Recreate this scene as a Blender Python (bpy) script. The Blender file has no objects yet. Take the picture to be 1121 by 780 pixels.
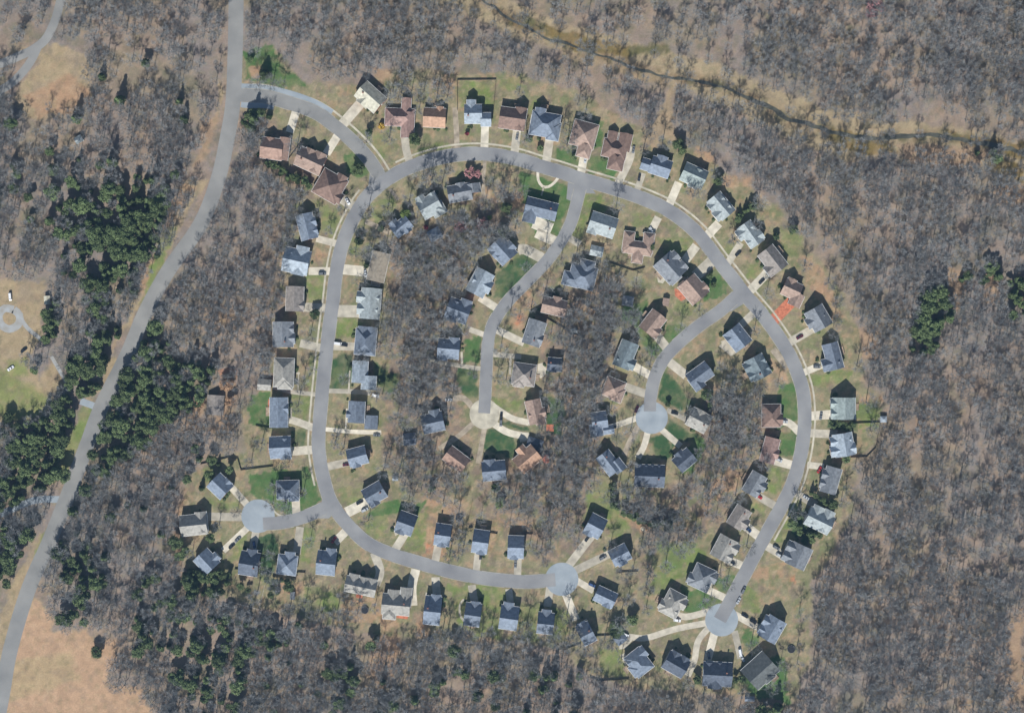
import bpy, bmesh, math, random
import numpy as np
from mathutils import Vector, Matrix
SC = bpy.context.scene
COL = SC.collection
S = 0.6                                   # metres per photo pixel on the ground
CX, CY = 560.5, 390.0
rnd = random.Random(7)
def W(px, py, z=0.0): return Vector(((px-CX)*S, (CY-py)*S, z))
# enlargements used while surveying the ground: origin and scale of each
CR = {'P':(0,0,1),'a':(180,40,4.671),'b':(400,60,4.671),'c':(600,90,4.671),'d':(280,180,4.671),'e':(480,200,4.671),'f':(680,180,4.671),
 'g':(260,330,4.671),'h':(440,340,4.671),'i':(640,320,4.671),'j':(800,320,4.671),'k':(180,480,4.671),'l':(360,520,4.671),
 'm':(540,520,4.671),'n':(720,470,4.671),'o':(620,613,4.671),'p':(620,440,4.671),'q':(0,0,4),'r':(0,195,4),'s':(0,390,4),
 't':(0,585,4),'u':(550,0,4),'v':(830,0,3.842),'w':(841,195,4),'x':(841,390,4),'y':(841,585,4),'z':(280,585,4),
 'Z':(520,640,5.57),'A2':(280,140,9.283),'A4':(300,0,4),'A7':(400,80,9.283),'A8':(420,180,9.283),
 'aa':(470,470,7.473),'ab':(560,300,7.473),'ac':(280,380,7.473),'ad':(640,230,7.473),'ae':(560,390,7.473),'af':(300,230,7.473)}
def cp(k, x, y):
    x0, y0, s = CR[k]; return (x0+x/s, y0+y/s)
def pts(k, *xy): return [cp(k, xy[i], xy[i+1]) for i in range(0, len(xy), 2)]

# ------------------------------------------------------------------ helpers
def tag(o, label=None, cat=None, group=None, kind=None):
    if label: o['label'] = label
    if cat: o['category'] = cat
    if group: o['group'] = group
    if kind: o['kind'] = kind
    return o
def link(name, mesh, parent=None, loc=None, rz=0.0):
    o = bpy.data.objects.new(name, mesh); COL.objects.link(o)
    if parent is not None: o.parent = parent
    if loc is not None: o.location = loc
    o.rotation_euler = (0, 0, rz)
    return o
def empty(name, loc, rz=0.0):
    o = bpy.data.objects.new(name, None); COL.objects.link(o)
    o.location = loc; o.rotation_euler = (0, 0, rz); o.empty_display_size = 0.5
    return o
def copy_tree(o, parent=None):
    c = o.copy(); COL.objects.link(c)
    if parent is not None: c.parent = parent
    for ch in list(o.children): copy_tree(ch, c)
    return c
class MB:
    def __init__(s): s.v = []; s.f = []; s.m = []
    def quad(s, a, b, c, d, m=0):
        i = len(s.v); s.v += [tuple(a), tuple(b), tuple(c), tuple(d)]; s.f.append((i, i+1, i+2, i+3)); s.m.append(m)
    def tri(s, a, b, c, m=0):
        i = len(s.v); s.v += [tuple(a), tuple(b), tuple(c)]; s.f.append((i, i+1, i+2)); s.m.append(m)
    def box(s, x0, y0, z0, x1, y1, z1, M=None, m=0):
        p = [Vector(q) for q in ((x0,y0,z0),(x1,y0,z0),(x1,y1,z0),(x0,y1,z0),(x0,y0,z1),(x1,y0,z1),(x1,y1,z1),(x0,y1,z1))]
        if M is not None: p = [M @ q for q in p]
        i = len(s.v); s.v += [tuple(q) for q in p]
        for f in ((3,2,1,0),(4,5,6,7),(0,1,5,4),(1,2,6,5),(2,3,7,6),(3,0,4,7)):
            s.f.append(tuple(i+k for k in f)); s.m.append(m)
    def poly_solid(s, top, dz, m=0):
        """closed slab below a top polygon"""
        n = len(top); i = len(s.v)
        s.v += [tuple(p) for p in top] + [(p[0], p[1], p[2]-dz) for p in top]
        s.f.append(tuple(range(i, i+n))); s.m.append(m)
        s.f.append(tuple(range(i+2*n-1, i+n-1, -1))); s.m.append(m)
        for k in range(n):
            k2 = (k+1) % n; s.f.append((i+k2, i+k, i+n+k, i+n+k2)); s.m.append(m)
    def tube(s, a, b, r0, r1, n=5, m=0):
        a = Vector(a); b = Vector(b); d = b-a
        if d.length < 1e-5: return
        d.normalize(); u = d.orthogonal().normalized(); w = d.cross(u); i = len(s.v)
        for k in range(n):
            t = 2*math.pi*k/n; q = u*math.cos(t)+w*math.sin(t)
            s.v.append(tuple(a+q*r0)); s.v.append(tuple(b+q*r1))
        for k in range(n):
            k2 = (k+1) % n; s.f.append((i+2*k, i+2*k2, i+2*k2+1, i+2*k+1)); s.m.append(m)
    def mesh(s, name, *mats):
        me = bpy.data.meshes.new(name); me.from_pydata(s.v, [], s.f)
        for mt in mats: me.materials.append(mt)
        if len(mats) > 1: me.polygons.foreach_set('material_index', s.m)
        me.update(); return me

# ------------------------------------------------------------------ materials
def mat(name, col, rough=0.8, noise=0.15, scale=1.0, bump=0.0, coords='Object', col2=None, metallic=0.0, spec=0.3, rand=0.0, detail=5):
    m = bpy.data.materials.new(name); m.use_nodes = True; nt = m.node_tree; b = nt.nodes['Principled BSDF']
    b.inputs['Roughness'].default_value = rough; b.inputs['Metallic'].default_value = metallic
    b.inputs['Specular IOR Level'].default_value = spec
    tc = nt.nodes.new('ShaderNodeTexCoord'); nz = nt.nodes.new('ShaderNodeTexNoise')
    nz.inputs['Scale'].default_value = scale; nz.inputs['Detail'].default_value = detail
    nt.links.new(tc.outputs[coords], nz.inputs['Vector'])
    mx = nt.nodes.new('ShaderNodeMix'); mx.data_type = 'RGBA'
    c2 = col2 or tuple(min(1, c*(1+noise*1.6)) for c in col); c1 = col if col2 else tuple(c*(1-noise*1.6) for c in col)
    mx.inputs['A'].default_value = (*c1, 1); mx.inputs['B'].default_value = (*c2, 1)
    rp = nt.nodes.new('ShaderNodeMapRange'); rp.inputs['From Min'].default_value = .3; rp.inputs['From Max'].default_value = .7
    nt.links.new(nz.outputs['Fac'], rp.inputs['Value']); nt.links.new(rp.outputs['Result'], mx.inputs['Factor'])
    out = mx.outputs['Result']
    if rand:
        oi = nt.nodes.new('ShaderNodeObjectInfo'); hs = nt.nodes.new('ShaderNodeHueSaturation')
        mr = nt.nodes.new('ShaderNodeMapRange'); mr.inputs['To Min'].default_value = 1-rand; mr.inputs['To Max'].default_value = 1+rand
        nt.links.new(oi.outputs['Random'], mr.inputs['Value']); nt.links.new(mr.outputs['Result'], hs.inputs['Value'])
        nt.links.new(out, hs.inputs['Color']); out = hs.outputs['Color']
    nt.links.new(out, b.inputs['Base Color'])
    if bump:
        bp = nt.nodes.new('ShaderNodeBump'); bp.inputs['Strength'].default_value = bump; bp.inputs['Distance'].default_value = 0.05
        nt.links.new(nz.outputs['Fac'], bp.inputs['Height']); nt.links.new(bp.outputs['Normal'], b.inputs['Normal'])
    return m
def roof_mat(name, col):
    """asphalt shingles: courses across the slope, weathered patches"""
    m = mat(name, col, .85, .16, .55, 0, detail=8, rand=.07); nt = m.node_tree; b = nt.nodes['Principled BSDF']
    tc = nt.nodes['Texture Coordinate']; wv = nt.nodes.new('ShaderNodeTexWave'); wv.bands_direction = 'Z'
    wv.inputs['Scale'].default_value = 2.4; wv.inputs['Distortion'].default_value = .6
    nt.links.new(tc.outputs['Object'], wv.inputs['Vector'])
    bp = nt.nodes.new('ShaderNodeBump'); bp.inputs['Strength'].default_value = .25; bp.inputs['Distance'].default_value = .03
    nt.links.new(wv.outputs['Fac'], bp.inputs['Height']); nt.links.new(bp.outputs['Normal'], b.inputs['Normal'])
    return m
ROOF = {k: roof_mat('shingles_'+k, c) for k, c in {
 'blue':(.180,.215,.268), 'slate':(.145,.172,.215), 'darkslate':(.092,.11,.142), 'paleblue':(.29,.335,.38), 'pale':(.31,.345,.35), 'palegreen':(.265,.31,.30),
 'grey':(.20,.215,.235), 'stone':(.285,.275,.25), 'taupe':(.24,.215,.195), 'cream':(.48,.46,.37), 'brown':(.20,.135,.11), 'palebrown':(.29,.21,.17),
 'pinkbrown':(.285,.19,.165), 'orange':(.38,.24,.165), 'tan':(.33,.285,.225), 'charcoal':(.115,.125,.125), 'orangebrown':(.285,.19,.15), 'greenslate':(.17,.21,.23)}.items()}
WALL = [mat('siding_'+n, c, .7, .06, .6, rand=.05) for n, c in (('white',(.62,.62,.60)),('cream',(.55,.50,.40)),('grey',(.40,.42,.44)),('tan',(.42,.36,.28)),('blue',(.32,.38,.44)))]
BRICK = mat('wall_brick', (.28,.13,.09), .85, .2, 1.5)
M = {
 'trim': mat('white_trim', (.75,.75,.73), .5, .04, 2), 'glass': mat('window_glass', (.03,.04,.05), .08, .1, .5, spec=.6),
 'door': mat('painted_door', (.22,.06,.05), .5, .1, 2), 'metal': mat('metal_fitting', (.45,.45,.45), .35, .05, 3, metallic=.9),
 'garage': mat('garage_door_panel', (.70,.70,.68), .5, .05, 1.5), 'deck': mat('deck_timber', (.33,.25,.18), .8, .25, .8, rand=.25),
 'brick': mat('chimney_brick', (.26,.13,.10), .9, .25, 2), 'solar': mat('solar_cells', (.015,.02,.035), .15, .2, .8, spec=.6),
 'asphalt': mat('asphalt', (.185,.187,.195), .9, .07, .06, .1, col2=(.288,.287,.283), detail=9),
 'asphalt_old': mat('old_asphalt', (.195,.195,.19), .9, .09, .06, .1, col2=(.285,.28,.265), detail=9),
 'concrete': mat('concrete', (.475,.43,.345), .85, .16, .22, .05, rand=.26), 'concrete_blue': mat('weathered_concrete', (.235,.27,.30), .85, .10, .10, .05, col2=(.335,.37,.395), detail=9),
 'walk': mat('sidewalk_concrete', (.46,.42,.33), .85, .16, .2, .05), 'kerb': mat('kerb_concrete', (.34,.32,.27), .85, .2, .3),
 'brickdrive': mat('brick_paving', (.46,.16,.09), .9, .2, .6), 'dirt': mat('gravel_drive', (.34,.285,.215), .95, .2, .3),
 'gravel': mat('pale_gravel', (.30,.285,.255), .95, .15, .25, col2=(.37,.385,.39)), 'fence': mat('weathered_fence', (.13,.105,.085), .9, .25, .8), 'whitefence': mat('white_fence_rail', (.66,.66,.64), .6, .05, 1),
 'bark': mat('bark', (.15,.125,.105), .95, .25, 1.2, rand=.2), 'twig': mat('bare_twigs', (.230,.236,.235), .95, .2, .25, rand=.30),
 'leafgreen': mat('evergreen_leaves', (.066,.102,.044), .8, .4, .3, col2=(.150,.195,.078), rand=.3),
 'leafbright': mat('bright_leaves', (.10,.15,.035), .8, .3, .5, col2=(.19,.25,.07), rand=.15),
 'leafpink': mat('pink_blossom', (.36,.17,.17), .8, .2, .5, col2=(.46,.25,.25)), 'leafred': mat('dark_red_leaves', (.20,.035,.05), .8, .3, .5, rand=.2),
 'leafyellow': mat('yellow_leaves', (.50,.33,.06), .8, .3, .5), 'leafrust': mat('russet_leaves', (.33,.20,.12), .8, .25, .5, col2=(.42,.27,.16)),
 'rubber': mat('tyre_rubber', (.02,.02,.02), .9, .1, 3), 'carglass': mat('car_glass', (.02,.025,.03), .1, .1, 1, spec=.6),
 'lamp': mat('headlamp_lens', (.7,.7,.7), .2, .05, 2), 'water': mat('creek_water', (.075,.075,.058), .4, .3, .15, spec=.5, coords='Object'),
 'tramp': mat('trampoline_bed', (.02,.022,.028), .8, .2, 2), 'pit': mat('fire_pit_stone', (.52,.36,.22), .9, .15, 1), 'redcloth': mat('red_orange_canvas', (.55,.16,.09), .7, .1, 1),
 'tarp': mat('pale_tarp', (.55,.62,.68), .6, .12, .6), 'whitemetal': mat('white_sheet_metal', (.80,.80,.80), .4, .05, 1),
}
CARC = {k: mat('car_paint_'+k, c, .25, .03, 2, spec=.6) for k, c in {'black':(.02,.022,.025),'grey':(.14,.15,.16),'silver':(.42,.44,.46),'white':(.75,.76,.77),'red':(.36,.03,.03),'maroon':(.10,.02,.035),'blue':(.05,.09,.20)}.items()}

# ------------------------------------------------------------------ surveys: roads
def smooth(p, step=4.0):
    """Catmull-Rom through the points, resampled"""
    p = [np.array(q, float) for q in p]; P = [2*p[0]-p[1]]+p+[2*p[-1]-p[-2]]; out = []
    for i in range(1, len(P)-2):
        a, b, c, d = P[i-1], P[i], P[i+1], P[i+2]; n = max(1, int(np.linalg.norm(c-b)/step))
        for k in range(n):
            t = k/n; out.append(.5*((2*b)+(c-a)*t+(2*a-5*b+4*c-d)*t*t+(3*b-a-3*c+d)*t**3))
    out.append(p[-1]); return np.array(out)
ROADS = {
 'hood': (smooth([(268,-220),(262,-120),(259,-20),(257.5,55),(255,112),(249,150),(239,195),(219.5,245),(185,295),(160,340),(138.5,390),(111,445),(94,490),(75,540),(54,592),(31,645),(11.5,710),(2.5,760),(-10,830),(-25,930)]), 16.5),
 'kent': (smooth([(256,104),(275,104.5),(292,106),(315,112.5),(344,122.5),(366,137.5),(387.6,156.5),(405,176),(421,201)]), 14.5),
 'loop': (smooth([(788,678),(798,660),(811,636),(824,611),(836,589),(857,551),(868,528),(876,500),(880,474),(881,450),(877.5,422),(864,388),(841,352.5),(817,324),(808,312.5),(786.5,285),(763,255),(733.5,231.4),(701.4,216.4),(670.6,206),(640,197),(614,188.5),(592,182),(566,174),(536,169),(510,168.5),(485,172),(458,179.5),(434,190),(413,205),(399,219),(385.5,241.5),(374,270),(367.8,300),(364.4,330),(362.2,345),(357.2,386),(352,437),(348.6,480),(349.5,497),(353.6,521),(362,548),(379,572),(402,594),(428,606),(460,616),(493,625),(531,632.5),(574,636.3),(608,634)]), 14.6),
 'swspur': (smooth([(362,552),(347,559.5),(328,567),(308.5,571.5),(288,573)]), 14),
 'inner': (smooth([(637,199),(633,215),(625.6,242),(615,263),(598,286),(576,309),(554,332),(539,356),(534,378),(532.5,404),(531,436),(530,452)]), 13),
 'nespur': (smooth([(813,318),(790,339),(768.5,354),(747,371.5),(728.5,390.5),(717,412),(712,436),(711.5,450)]), 13.5),
 'nwlane': (smooth([(-40,83),(0,70),(22,61),(38,53),(52,40),(64,10),(72,-40),(78,-150)]), 9.5),
 'nwlane2': (smooth([(-40,118),(-8,103),(10,93),(24,80),(35,65),(42,50)]), 9),
}
DISCS = {'sw':(282.5,564.5,18.3), 'south':(615,633.5,18.2), 'inner':(530.5,453,16.5), 'ne':(713.5,457,17.6), 'se':(790,678,18)}
DRIVES = []   # (points, width px, material)
def D(k, w, *xy, m='concrete', n='driveway'): DRIVES.append((pts(k, *xy), w/CR[k][2], m, n))
D('a',42,640,490,672,385); D('a',42,828,600,890,500); D('a',52,1005,340,905,455); D('d',50,440,175,520,230)
D('b',40,200,405,208,480,228,555); D('b',27,458,270,465,380,470,500,m='dirt'); D('b',40,612,360,608,500); D('b',42,776,380,762,510); D('b',44,942,430,922,570)
D('c',42,188,360,163,490); D('c',40,425,330,415,400,345,545); D('c',32,485,465,445,580); D('c',42,668,512,608,655)
D('f',46,500,300,425,380); D('f',36,612,400,545,505); D('f',46,752,548,660,645); D('f',58,872,700,780,795,m='brickdrive'); D('f',46,385,415,325,495); D('f',56,468,490,380,570); D('f',40,190,270,150,350)
D('j',42,430,180,300,255); D('j',36,460,372,370,410); D('j',46,520,622,400,632); D('j',42,545,725,395,718)
D('i',38,870,100,795,170); D('j',34,215,290,290,385,m='dirt')
D('j',38,245,655,300,668,350,715); D('n',46,590,155,700,185); D('n',40,505,335,610,395); D('n',46,440,485,530,555); D('n',42,345,660,455,705)
D('n',34,850,190,765,180); D('n',40,810,385,690,315); D('n',44,660,655,560,595)
D('o',38,700,140,840,205); D('o',30,740,100,720,160,n='path'); D('o',34,540,262,610,288,740,258); D('o',32,320,390,410,395,560,350,740,315); D('o',32,620,590,655,510,675,410,740,330); D('o',40,722,510,760,360); D('o',34,892,500,860,360); D('o',36,985,345,860,275); D('o',40,50,305,-12,150); D('o',34,140,155,30,90)
D('m',42,502,310,370,480); D('m',40,592,402,400,495); D('m',40,277,670,292,560)
D('l',54,200,135,90,190); D('l',42,395,290,335,385); D('l',40,562,345,540,460); D('l',36,765,380,752,500); D('l',38,968,410,964,525); D('l',44,240,560,262,490,232,395); D('l',46,430,665,425,570,445,480); D('l',42,553,625,545,520); D('l',40,745,650,730,560); D('l',36,930,670,920,580)
D('l',10,692,632,670,660,672,715,697,752,n='path'); D('l',10,500,598,490,700,n='path')
D('k',36,345,250,430,345); D('k',42,670,295,676,400); D('k',42,220,397,420,400); D('k',34,300,572,440,440); D('k',38,450,575,468,470); D('k',40,676,590,694,450); D('k',44,870,530,960,440); D('k',40,945,118,835,142); D('k',44,640,65,765,55); D('g',38,255,600,300,612,390,645)
D('g',22,180,435,275,460,400,474); D('g',42,320,212,425,236); D('d',46,235,728,355,735); D('g',42,610,230,485,226); D('g',22,735,668,600,665,450,652); D('g',24,680,470,640,462,460,455); D('g',62,640,50,505,48); D('d',52,570,548,440,535); D('d',26,690,350,560,290,m='dirt'); D('d',36,310,378,425,408); D('d',40,270,545,380,545); D('A8',38,1015,330,1010,170,1030,-60,m='dirt'); D('A8',34,150,360,60,250,m='dirt')
D('ac',10,350,205,345,350,n='path'); D('ac',18,330,210,360,212,n='path'); D('ac',13,770,190,760,370,n='path'); D('ac',12,745,500,735,690,n='path'); D('ac',13,290,495,288,590,n='path')
D('e',100,545,190,520,250,n='driveway'); D('e',52,500,255,640,320); D('b',14,882,600,884,640,905,672,935,675,965,655,985,630,n='path'); D('b',8,912,675,900,720,n='path')
D('e',54,405,345,440,340,530,385); D('e',40,210,585,320,655); D('e',36,725,315,665,280); D('h',38,625,165,480,95); D('h',28,345,95,470,140); D('h',22,150,215,145,250,290,280,420,298); D('h',11,305,210,307,270,n='path'); D('h',26,450,222,610,235); D('h',12,555,240,553,325,n='path'); D('h',30,380,520,320,450,260,448,m='dirt')
D('h',26,380,560,290,640,190,705,m='dirt'); D('h',26,430,560,415,640,390,780,m='dirt'); D('h',32,470,490,560,548,650,572); D('h',36,460,570,540,620,650,645)
D('i',46,362,210,440,310); D('i',42,250,375,345,430); D('i',42,190,475,320,520); D('i',30,130,690,270,640); D('p',28,295,270,330,190,385,90,m='dirt'); D('p',32,365,285,400,215,425,110); D('p',32,585,225,470,125); D('i',26,520,650,420,600); D('i',46,520,425,420,345)
D('i',40,700,260,760,310); D('s',30,450,232,400,212,352,195,m='concrete_blue'); D('s',16,290,112,225,0,m='gravel'); D('r',18,180,705,120,655,90,610,m='gravel'); D('s',30,270,625,150,630,0,690,m='concrete_blue')
D('r',34,60,575,85,600,80,640,40,660,5,640,-5,600,20,570,60,575,m='gravel')
D('f',26,640,690,700,770,m='dirt')

# ------------------------------------------------------------------ surveys: the colour of the ground (what grows or lies there)
G_STRONG, G_DARK, G_OLIVE, TAN, ORANGE, RED, LITTER, GREYL = (.072,.140,.044), (.042,.090,.036), (.160,.205,.064), (.345,.265,.16), (.38,.24,.145), (.44,.20,.11), (.268,.207,.162), (.222,.190,.170)
ZONES = []
def Zn(col, soft, *polys): 
    for p in polys: ZONES.append((col, soft, p))
RES = [(262,60),(300,50),(330,88),(395,95),(420,80),(470,78),(500,82),(560,78),(640,105),(700,140),(760,165),(800,190),(850,225),(885,270),(915,310),(940,360),(948,420),(968,440),(962,480),(938,500),(932,560),(907,610),(886,640),(886,720),(870,765),(780,758),(700,752),(650,742),(620,712),(560,700),(470,702),(400,692),(350,682),(300,668),(240,652),(205,628),(193,580),(207,520),(240,500),(270,495),(265,440),(285,430),(290,400),(297,330),(302,300),(312,240),(328,215),(300,190),(285,170),(280,130),(262,120)]
Zn((.238,.212,.125), 6, RES)
Zn((.215,.165,.125), 8, [(425,260),(500,240),(520,330),(505,440),(520,500),(480,560),(420,510),(425,400)], [(590,300),(680,300),(660,480),(640,560),(560,550),(555,490),(590,470)], [(770,420),(845,440),(830,500),(790,570),(700,640),(690,545),(760,520)], [(285,230),(315,240),(305,420),(280,430)], [(520,500),(640,510),(650,600),(600,615),(520,560)], [(520,215),(565,215),(560,262),(520,262)], [(268,110),(300,130),(350,180),(340,220),(280,180)])
Zn(TAN, 4, pts('t',150,270,200,330,240,380,230,425,300,410,380,420,410,460,480,455,520,465,470,640,520,668,620,670,650,760,680,900,-300,1000,-300,600), pts('r',-200,420,60,440,190,450,205,520,165,640,190,700,120,790,-200,800), pts('s',-200,0,120,0,180,105,230,20,292,120,180,260,60,290,-200,300), pts('q',40,200,300,195,380,260,400,420,330,500,150,520,60,440,110,330,170,250))
Zn(ORANGE, 5, pts('t',150,300,230,390,220,430,120,420), pts('t',540,660,620,670,650,780,540,760), pts('t',480,460,525,470,500,560), pts('q',110,420,300,330,390,380,400,470,330,500,180,510))
Zn(TAN, 3, pts('q',960,330,985,400,900,650,850,740,880,650,940,500), pts('r',820,0,900,0,640,520,480,780,560,580,620,440), pts('s',480,0,520,0,420,190,330,430,240,570,160,590,230,560,300,350,400,170), pts('t',160,0,230,0,60,330,0,480,-60,520,20,300))
Zn(ORANGE, 4, pts('r',800,20,860,40,720,240,690,230), pts('r',660,360,700,350,680,420,620,500,600,490))
Zn(G_OLIVE, 4, pts('s',410,230,350,230,250,450,270,540,350,400), pts('r',700,250,780,200,700,400,610,560), pts('s',400,150,440,130,420,190), pts('t',230,-40,170,0,150,100,200,60))
Zn((.43,.28,.175), 5, pts('t',150,285,200,335,235,385,230,425,300,410,380,420,410,460,480,455,520,465,470,640,520,668,620,670,650,760,680,900,-300,1000,-300,800,20,700,90,420))
Zn((.39,.285,.165), 8, pts('t',20,560,330,520,340,640,120,700,0,760))
Zn((.21,.225,.085), 8, pts('s',0,60,130,120,240,190,150,270,20,290,-40,200), pts('s',30,20,110,10,120,80,40,90))
# creek corridor
Zn((.335,.265,.165), 7, [(430,-60),(560,0),(600,20),(680,42),(760,62),(830,90),(900,118),(960,132),(1040,138),(1121,155),(1250,190),(1250,240),(1121,215),(1060,172),(990,168),(930,176),(860,150),(800,118),(720,85),(640,65),(560,38),(430,-20)])
Zn((.31,.235,.15), 5, pts('u',260,210,700,300,750,340,720,380,560,330,300,260), pts('u',640,560,760,330,820,340,740,440,770,640,600,640))
Zn((.185,.135,.05), 3, pts('u',40,60,240,130,440,180,590,200,570,250,420,240,250,190,20,110), pts('v',300,540,560,590,580,650,430,650,300,590), pts('v',760,550,1118,600,1118,660,900,620), pts('v',900,640,1000,640,1118,700,1118,780,1050,740))
Zn((.13,.12,.055), 5, pts('u',70,70,180,100,200,160,80,120), pts('u',560,195,720,190,740,230,560,250))
# strong lawns
Zn(G_STRONG, 2, pts('a',405,75,550,40,620,160,740,250,650,262,520,235,415,215), pts('a',920,590,990,600,1060,700,1000,720,950,700), pts('b',800,600,1075,680,1050,790,790,780), pts('e',440,10,690,30,600,275,500,250,430,200), pts('c',60,330,150,370,140,440,40,420), pts('c',215,390,300,390,370,460,340,512,200,460), pts('c',245,200,285,200,270,330,235,330),
   pts('i',200,60,330,30,280,190,200,150), pts('i',420,160,560,165,420,290,390,250), pts('i',265,180,330,220,425,300,380,345,280,260), pts('k',430,170,745,150,800,300,660,395,580,370,520,320,430,270), pts('g',55,470,165,455,165,645,60,630), pts('h',310,145,405,130,400,280,315,265), pts('p',640,200,700,190,690,290,650,370,560,370,600,330),
   pts('f',470,520,555,600,540,655,430,700,410,600), pts('j',240,490,335,440,345,660,250,690), pts('n',610,0,715,10,705,140,615,140), pts('m',960,350,1010,430,900,520,850,450), pts('m',985,640,1100,560,1121,640,1060,690,985,690), pts('o',600,130,700,150,795,210,650,272,590,250), pts('o',760,90,850,80,860,110,820,180,760,140), pts('o',890,330,1000,410,960,455,890,430), pts('o',1080,480,1130,500,1130,720,960,700,900,600), pts('l',180,215,290,130,430,140,520,120,470,200,420,180,300,210))
Zn(G_DARK, 3, pts('e',400,365,520,380,480,520,350,600,280,580,290,500), pts('i',380,390,480,460,560,560,520,620,380,540), pts('i',420,640,525,690,505,770,405,700), pts('p',510,110,620,150,700,190,560,220,500,140), pts('p',430,200,500,150,560,230,540,290,500,290), pts('g',480,280,590,275,585,450,475,450), pts('g',690,310,830,370,790,470,700,430), pts('h',440,600,520,620,600,700,560,745,430,725), pts('h',720,450,830,440,830,630,740,620), pts('h',510,570,660,590,660,620,540,600), pts('h',290,290,395,290,390,440,290,420), pts('g',270,650,365,660,350,735,290,740), pts('n',690,430,760,400,830,530,750,590,690,520), pts('j',500,655,640,655,640,710,500,700), pts('x',380,200,500,215,480,290,380,270), pts('k',480,500,580,490,560,690,480,690))
Zn(G_OLIVE, 3, pts('b',470,140,662,138,655,270,480,270), pts('b',680,120,800,110,790,180,690,180), pts('b',15,400,120,380,130,490,90,540,20,460), pts('b',260,490,440,450,445,480,260,510), pts('b',850,230,880,250,850,370,830,340), pts('e',740,60,870,80,860,130,760,190,740,300,690,270), pts('f',820,350,950,360,940,480,840,450), pts('f',640,520,720,500,700,600,640,590), pts('f',470,370,590,400,560,480,520,440), pts('f',260,680,420,690,380,770,280,760), pts('j',400,420,625,400,610,450,410,475), pts('j',640,560,760,590,760,700,640,700), pts('n',560,190,660,230,600,335,530,280), pts('n',480,360,565,400,540,440,470,420), pts('n',700,360,745,400,640,560,600,560), pts('o',170,450,290,460,330,560,250,605,180,590), pts('o',880,100,1000,180,1000,260,890,260), pts('m',840,350,960,340,860,620,800,600), pts('m',590,260,720,220,700,280,600,330), pts('k',205,150,260,130,240,230,200,230), pts('k',710,455,765,470,745,625,700,620), pts('k',370,490,440,480,400,600,330,640), pts('k',230,260,420,340,390,380,240,340), pts('l',50,80,175,45,130,165,90,165), pts('l',180,225,300,210,290,330,200,300), pts('l',400,230,520,160,470,390,390,390), pts('l',570,570,760,540,850,560,880,640,860,790,800,790,790,650,690,640), pts('z',860,220,1121,240,1121,430,880,430), pts('z',20,130,100,170,90,260,20,200), pts('z',200,230,360,260,340,360,240,340), pts('Z',10,80,150,130,150,330,0,320), pts('Z',260,100,390,130,380,330,260,300), pts('Z',480,150,570,160,570,330,470,310),
   pts('g',370,265,410,280,390,460,340,440), pts('g',265,480,375,490,360,620,270,600), pts('g',500,85,640,100,630,190,500,190), pts('d',300,190,440,270,405,385,330,330), pts('d',590,200,700,160,710,260,600,290), pts('d',260,570,362,570,350,710,260,700), pts('d',480,390,600,400,580,470,470,460), pts('h',460,440,620,450,600,530,490,490), pts('n',0,600,160,570,250,640,100,780,0,780), pts('p',120,400,240,430,230,520,340,640,90,640), pts('ad',380,30,560,40,560,110,420,140), pts('ad',560,250,880,220,830,380,700,350))
Zn(ORANGE, 4, pts('l',500,120,720,110,760,240,1040,230,1040,300,870,290,840,420,820,420,830,300,640,250,620,430,480,440,480,330,520,250), pts('l',480,330,600,340,560,420,480,400), pts('n',430,200,450,220,400,330,280,380,170,520,130,560,140,500,250,340,300,220), pts('z',520,300,640,380,620,580,560,680,470,600,540,440), pts('z',700,330,760,370,760,460,700,460), pts('e',420,560,490,560,480,660,420,760,340,720), pts('e',710,600,800,640,750,720,700,690), pts('b',500,660,800,700,790,780,690,770), pts('w',150,330,200,360,280,470,340,620,260,600,180,480), pts('d',290,420,380,440,370,500,290,490), pts('j',190,340,290,330,280,460,180,470), pts('j',650,540,790,540,780,580,650,575), pts('z',370,270,550,290,520,380,350,400), pts('z',90,190,210,200,200,260,110,260), pts('m',700,150,830,240,810,300,720,270,640,200), pts('k',90,250,150,230,130,330,80,400,70,700,80,720,40,500), pts('o',940,40,1121,10,1121,80,960,90), pts('a',420,150,490,150,490,210,440,200), pts('c',760,340,850,390,830,430,750,400), pts('c',900,470,1030,490,1030,540,890,530), pts('f',520,50,660,70,640,120,520,110))
Zn(RED, 3, pts('l',490,340,540,330,540,380,490,400), pts('e',400,680,450,690,420,730,380,720), pts('i',500,0,0,0,0,1), pts('y',90,190,130,190,130,220,100,220), pts('s',960,60,1040,60,1040,130,970,120))
Zn((.33,.225,.145), 6, pts('w',790,380,870,400,830,600,780,620), pts('w',960,400,1020,420,1010,560,940,560), pts('y',1060,360,1121,300,1121,720,1060,740,1030,560), pts('y',830,700,900,720,900,790,830,790), pts('v',580,600,980,620,930,720,640,680), pts('w',980,40,1121,20,1121,130,1000,110), pts('s',860,180,910,180,860,290,740,380), pts('s',980,60,1040,90,1030,330,920,330), pts('r',930,460,1000,470,1000,520,930,510), pts('r',850,560,1040,570,1020,630,860,610), pts('a',190,430,270,400,200,650,160,660), pts('A4',430,300,520,310,490,390,430,340), pts('A4',700,330,800,320,790,400,680,420), pts('w',400,660,470,640,510,790,400,790), pts('x',640,250,700,290,650,350))
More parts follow.
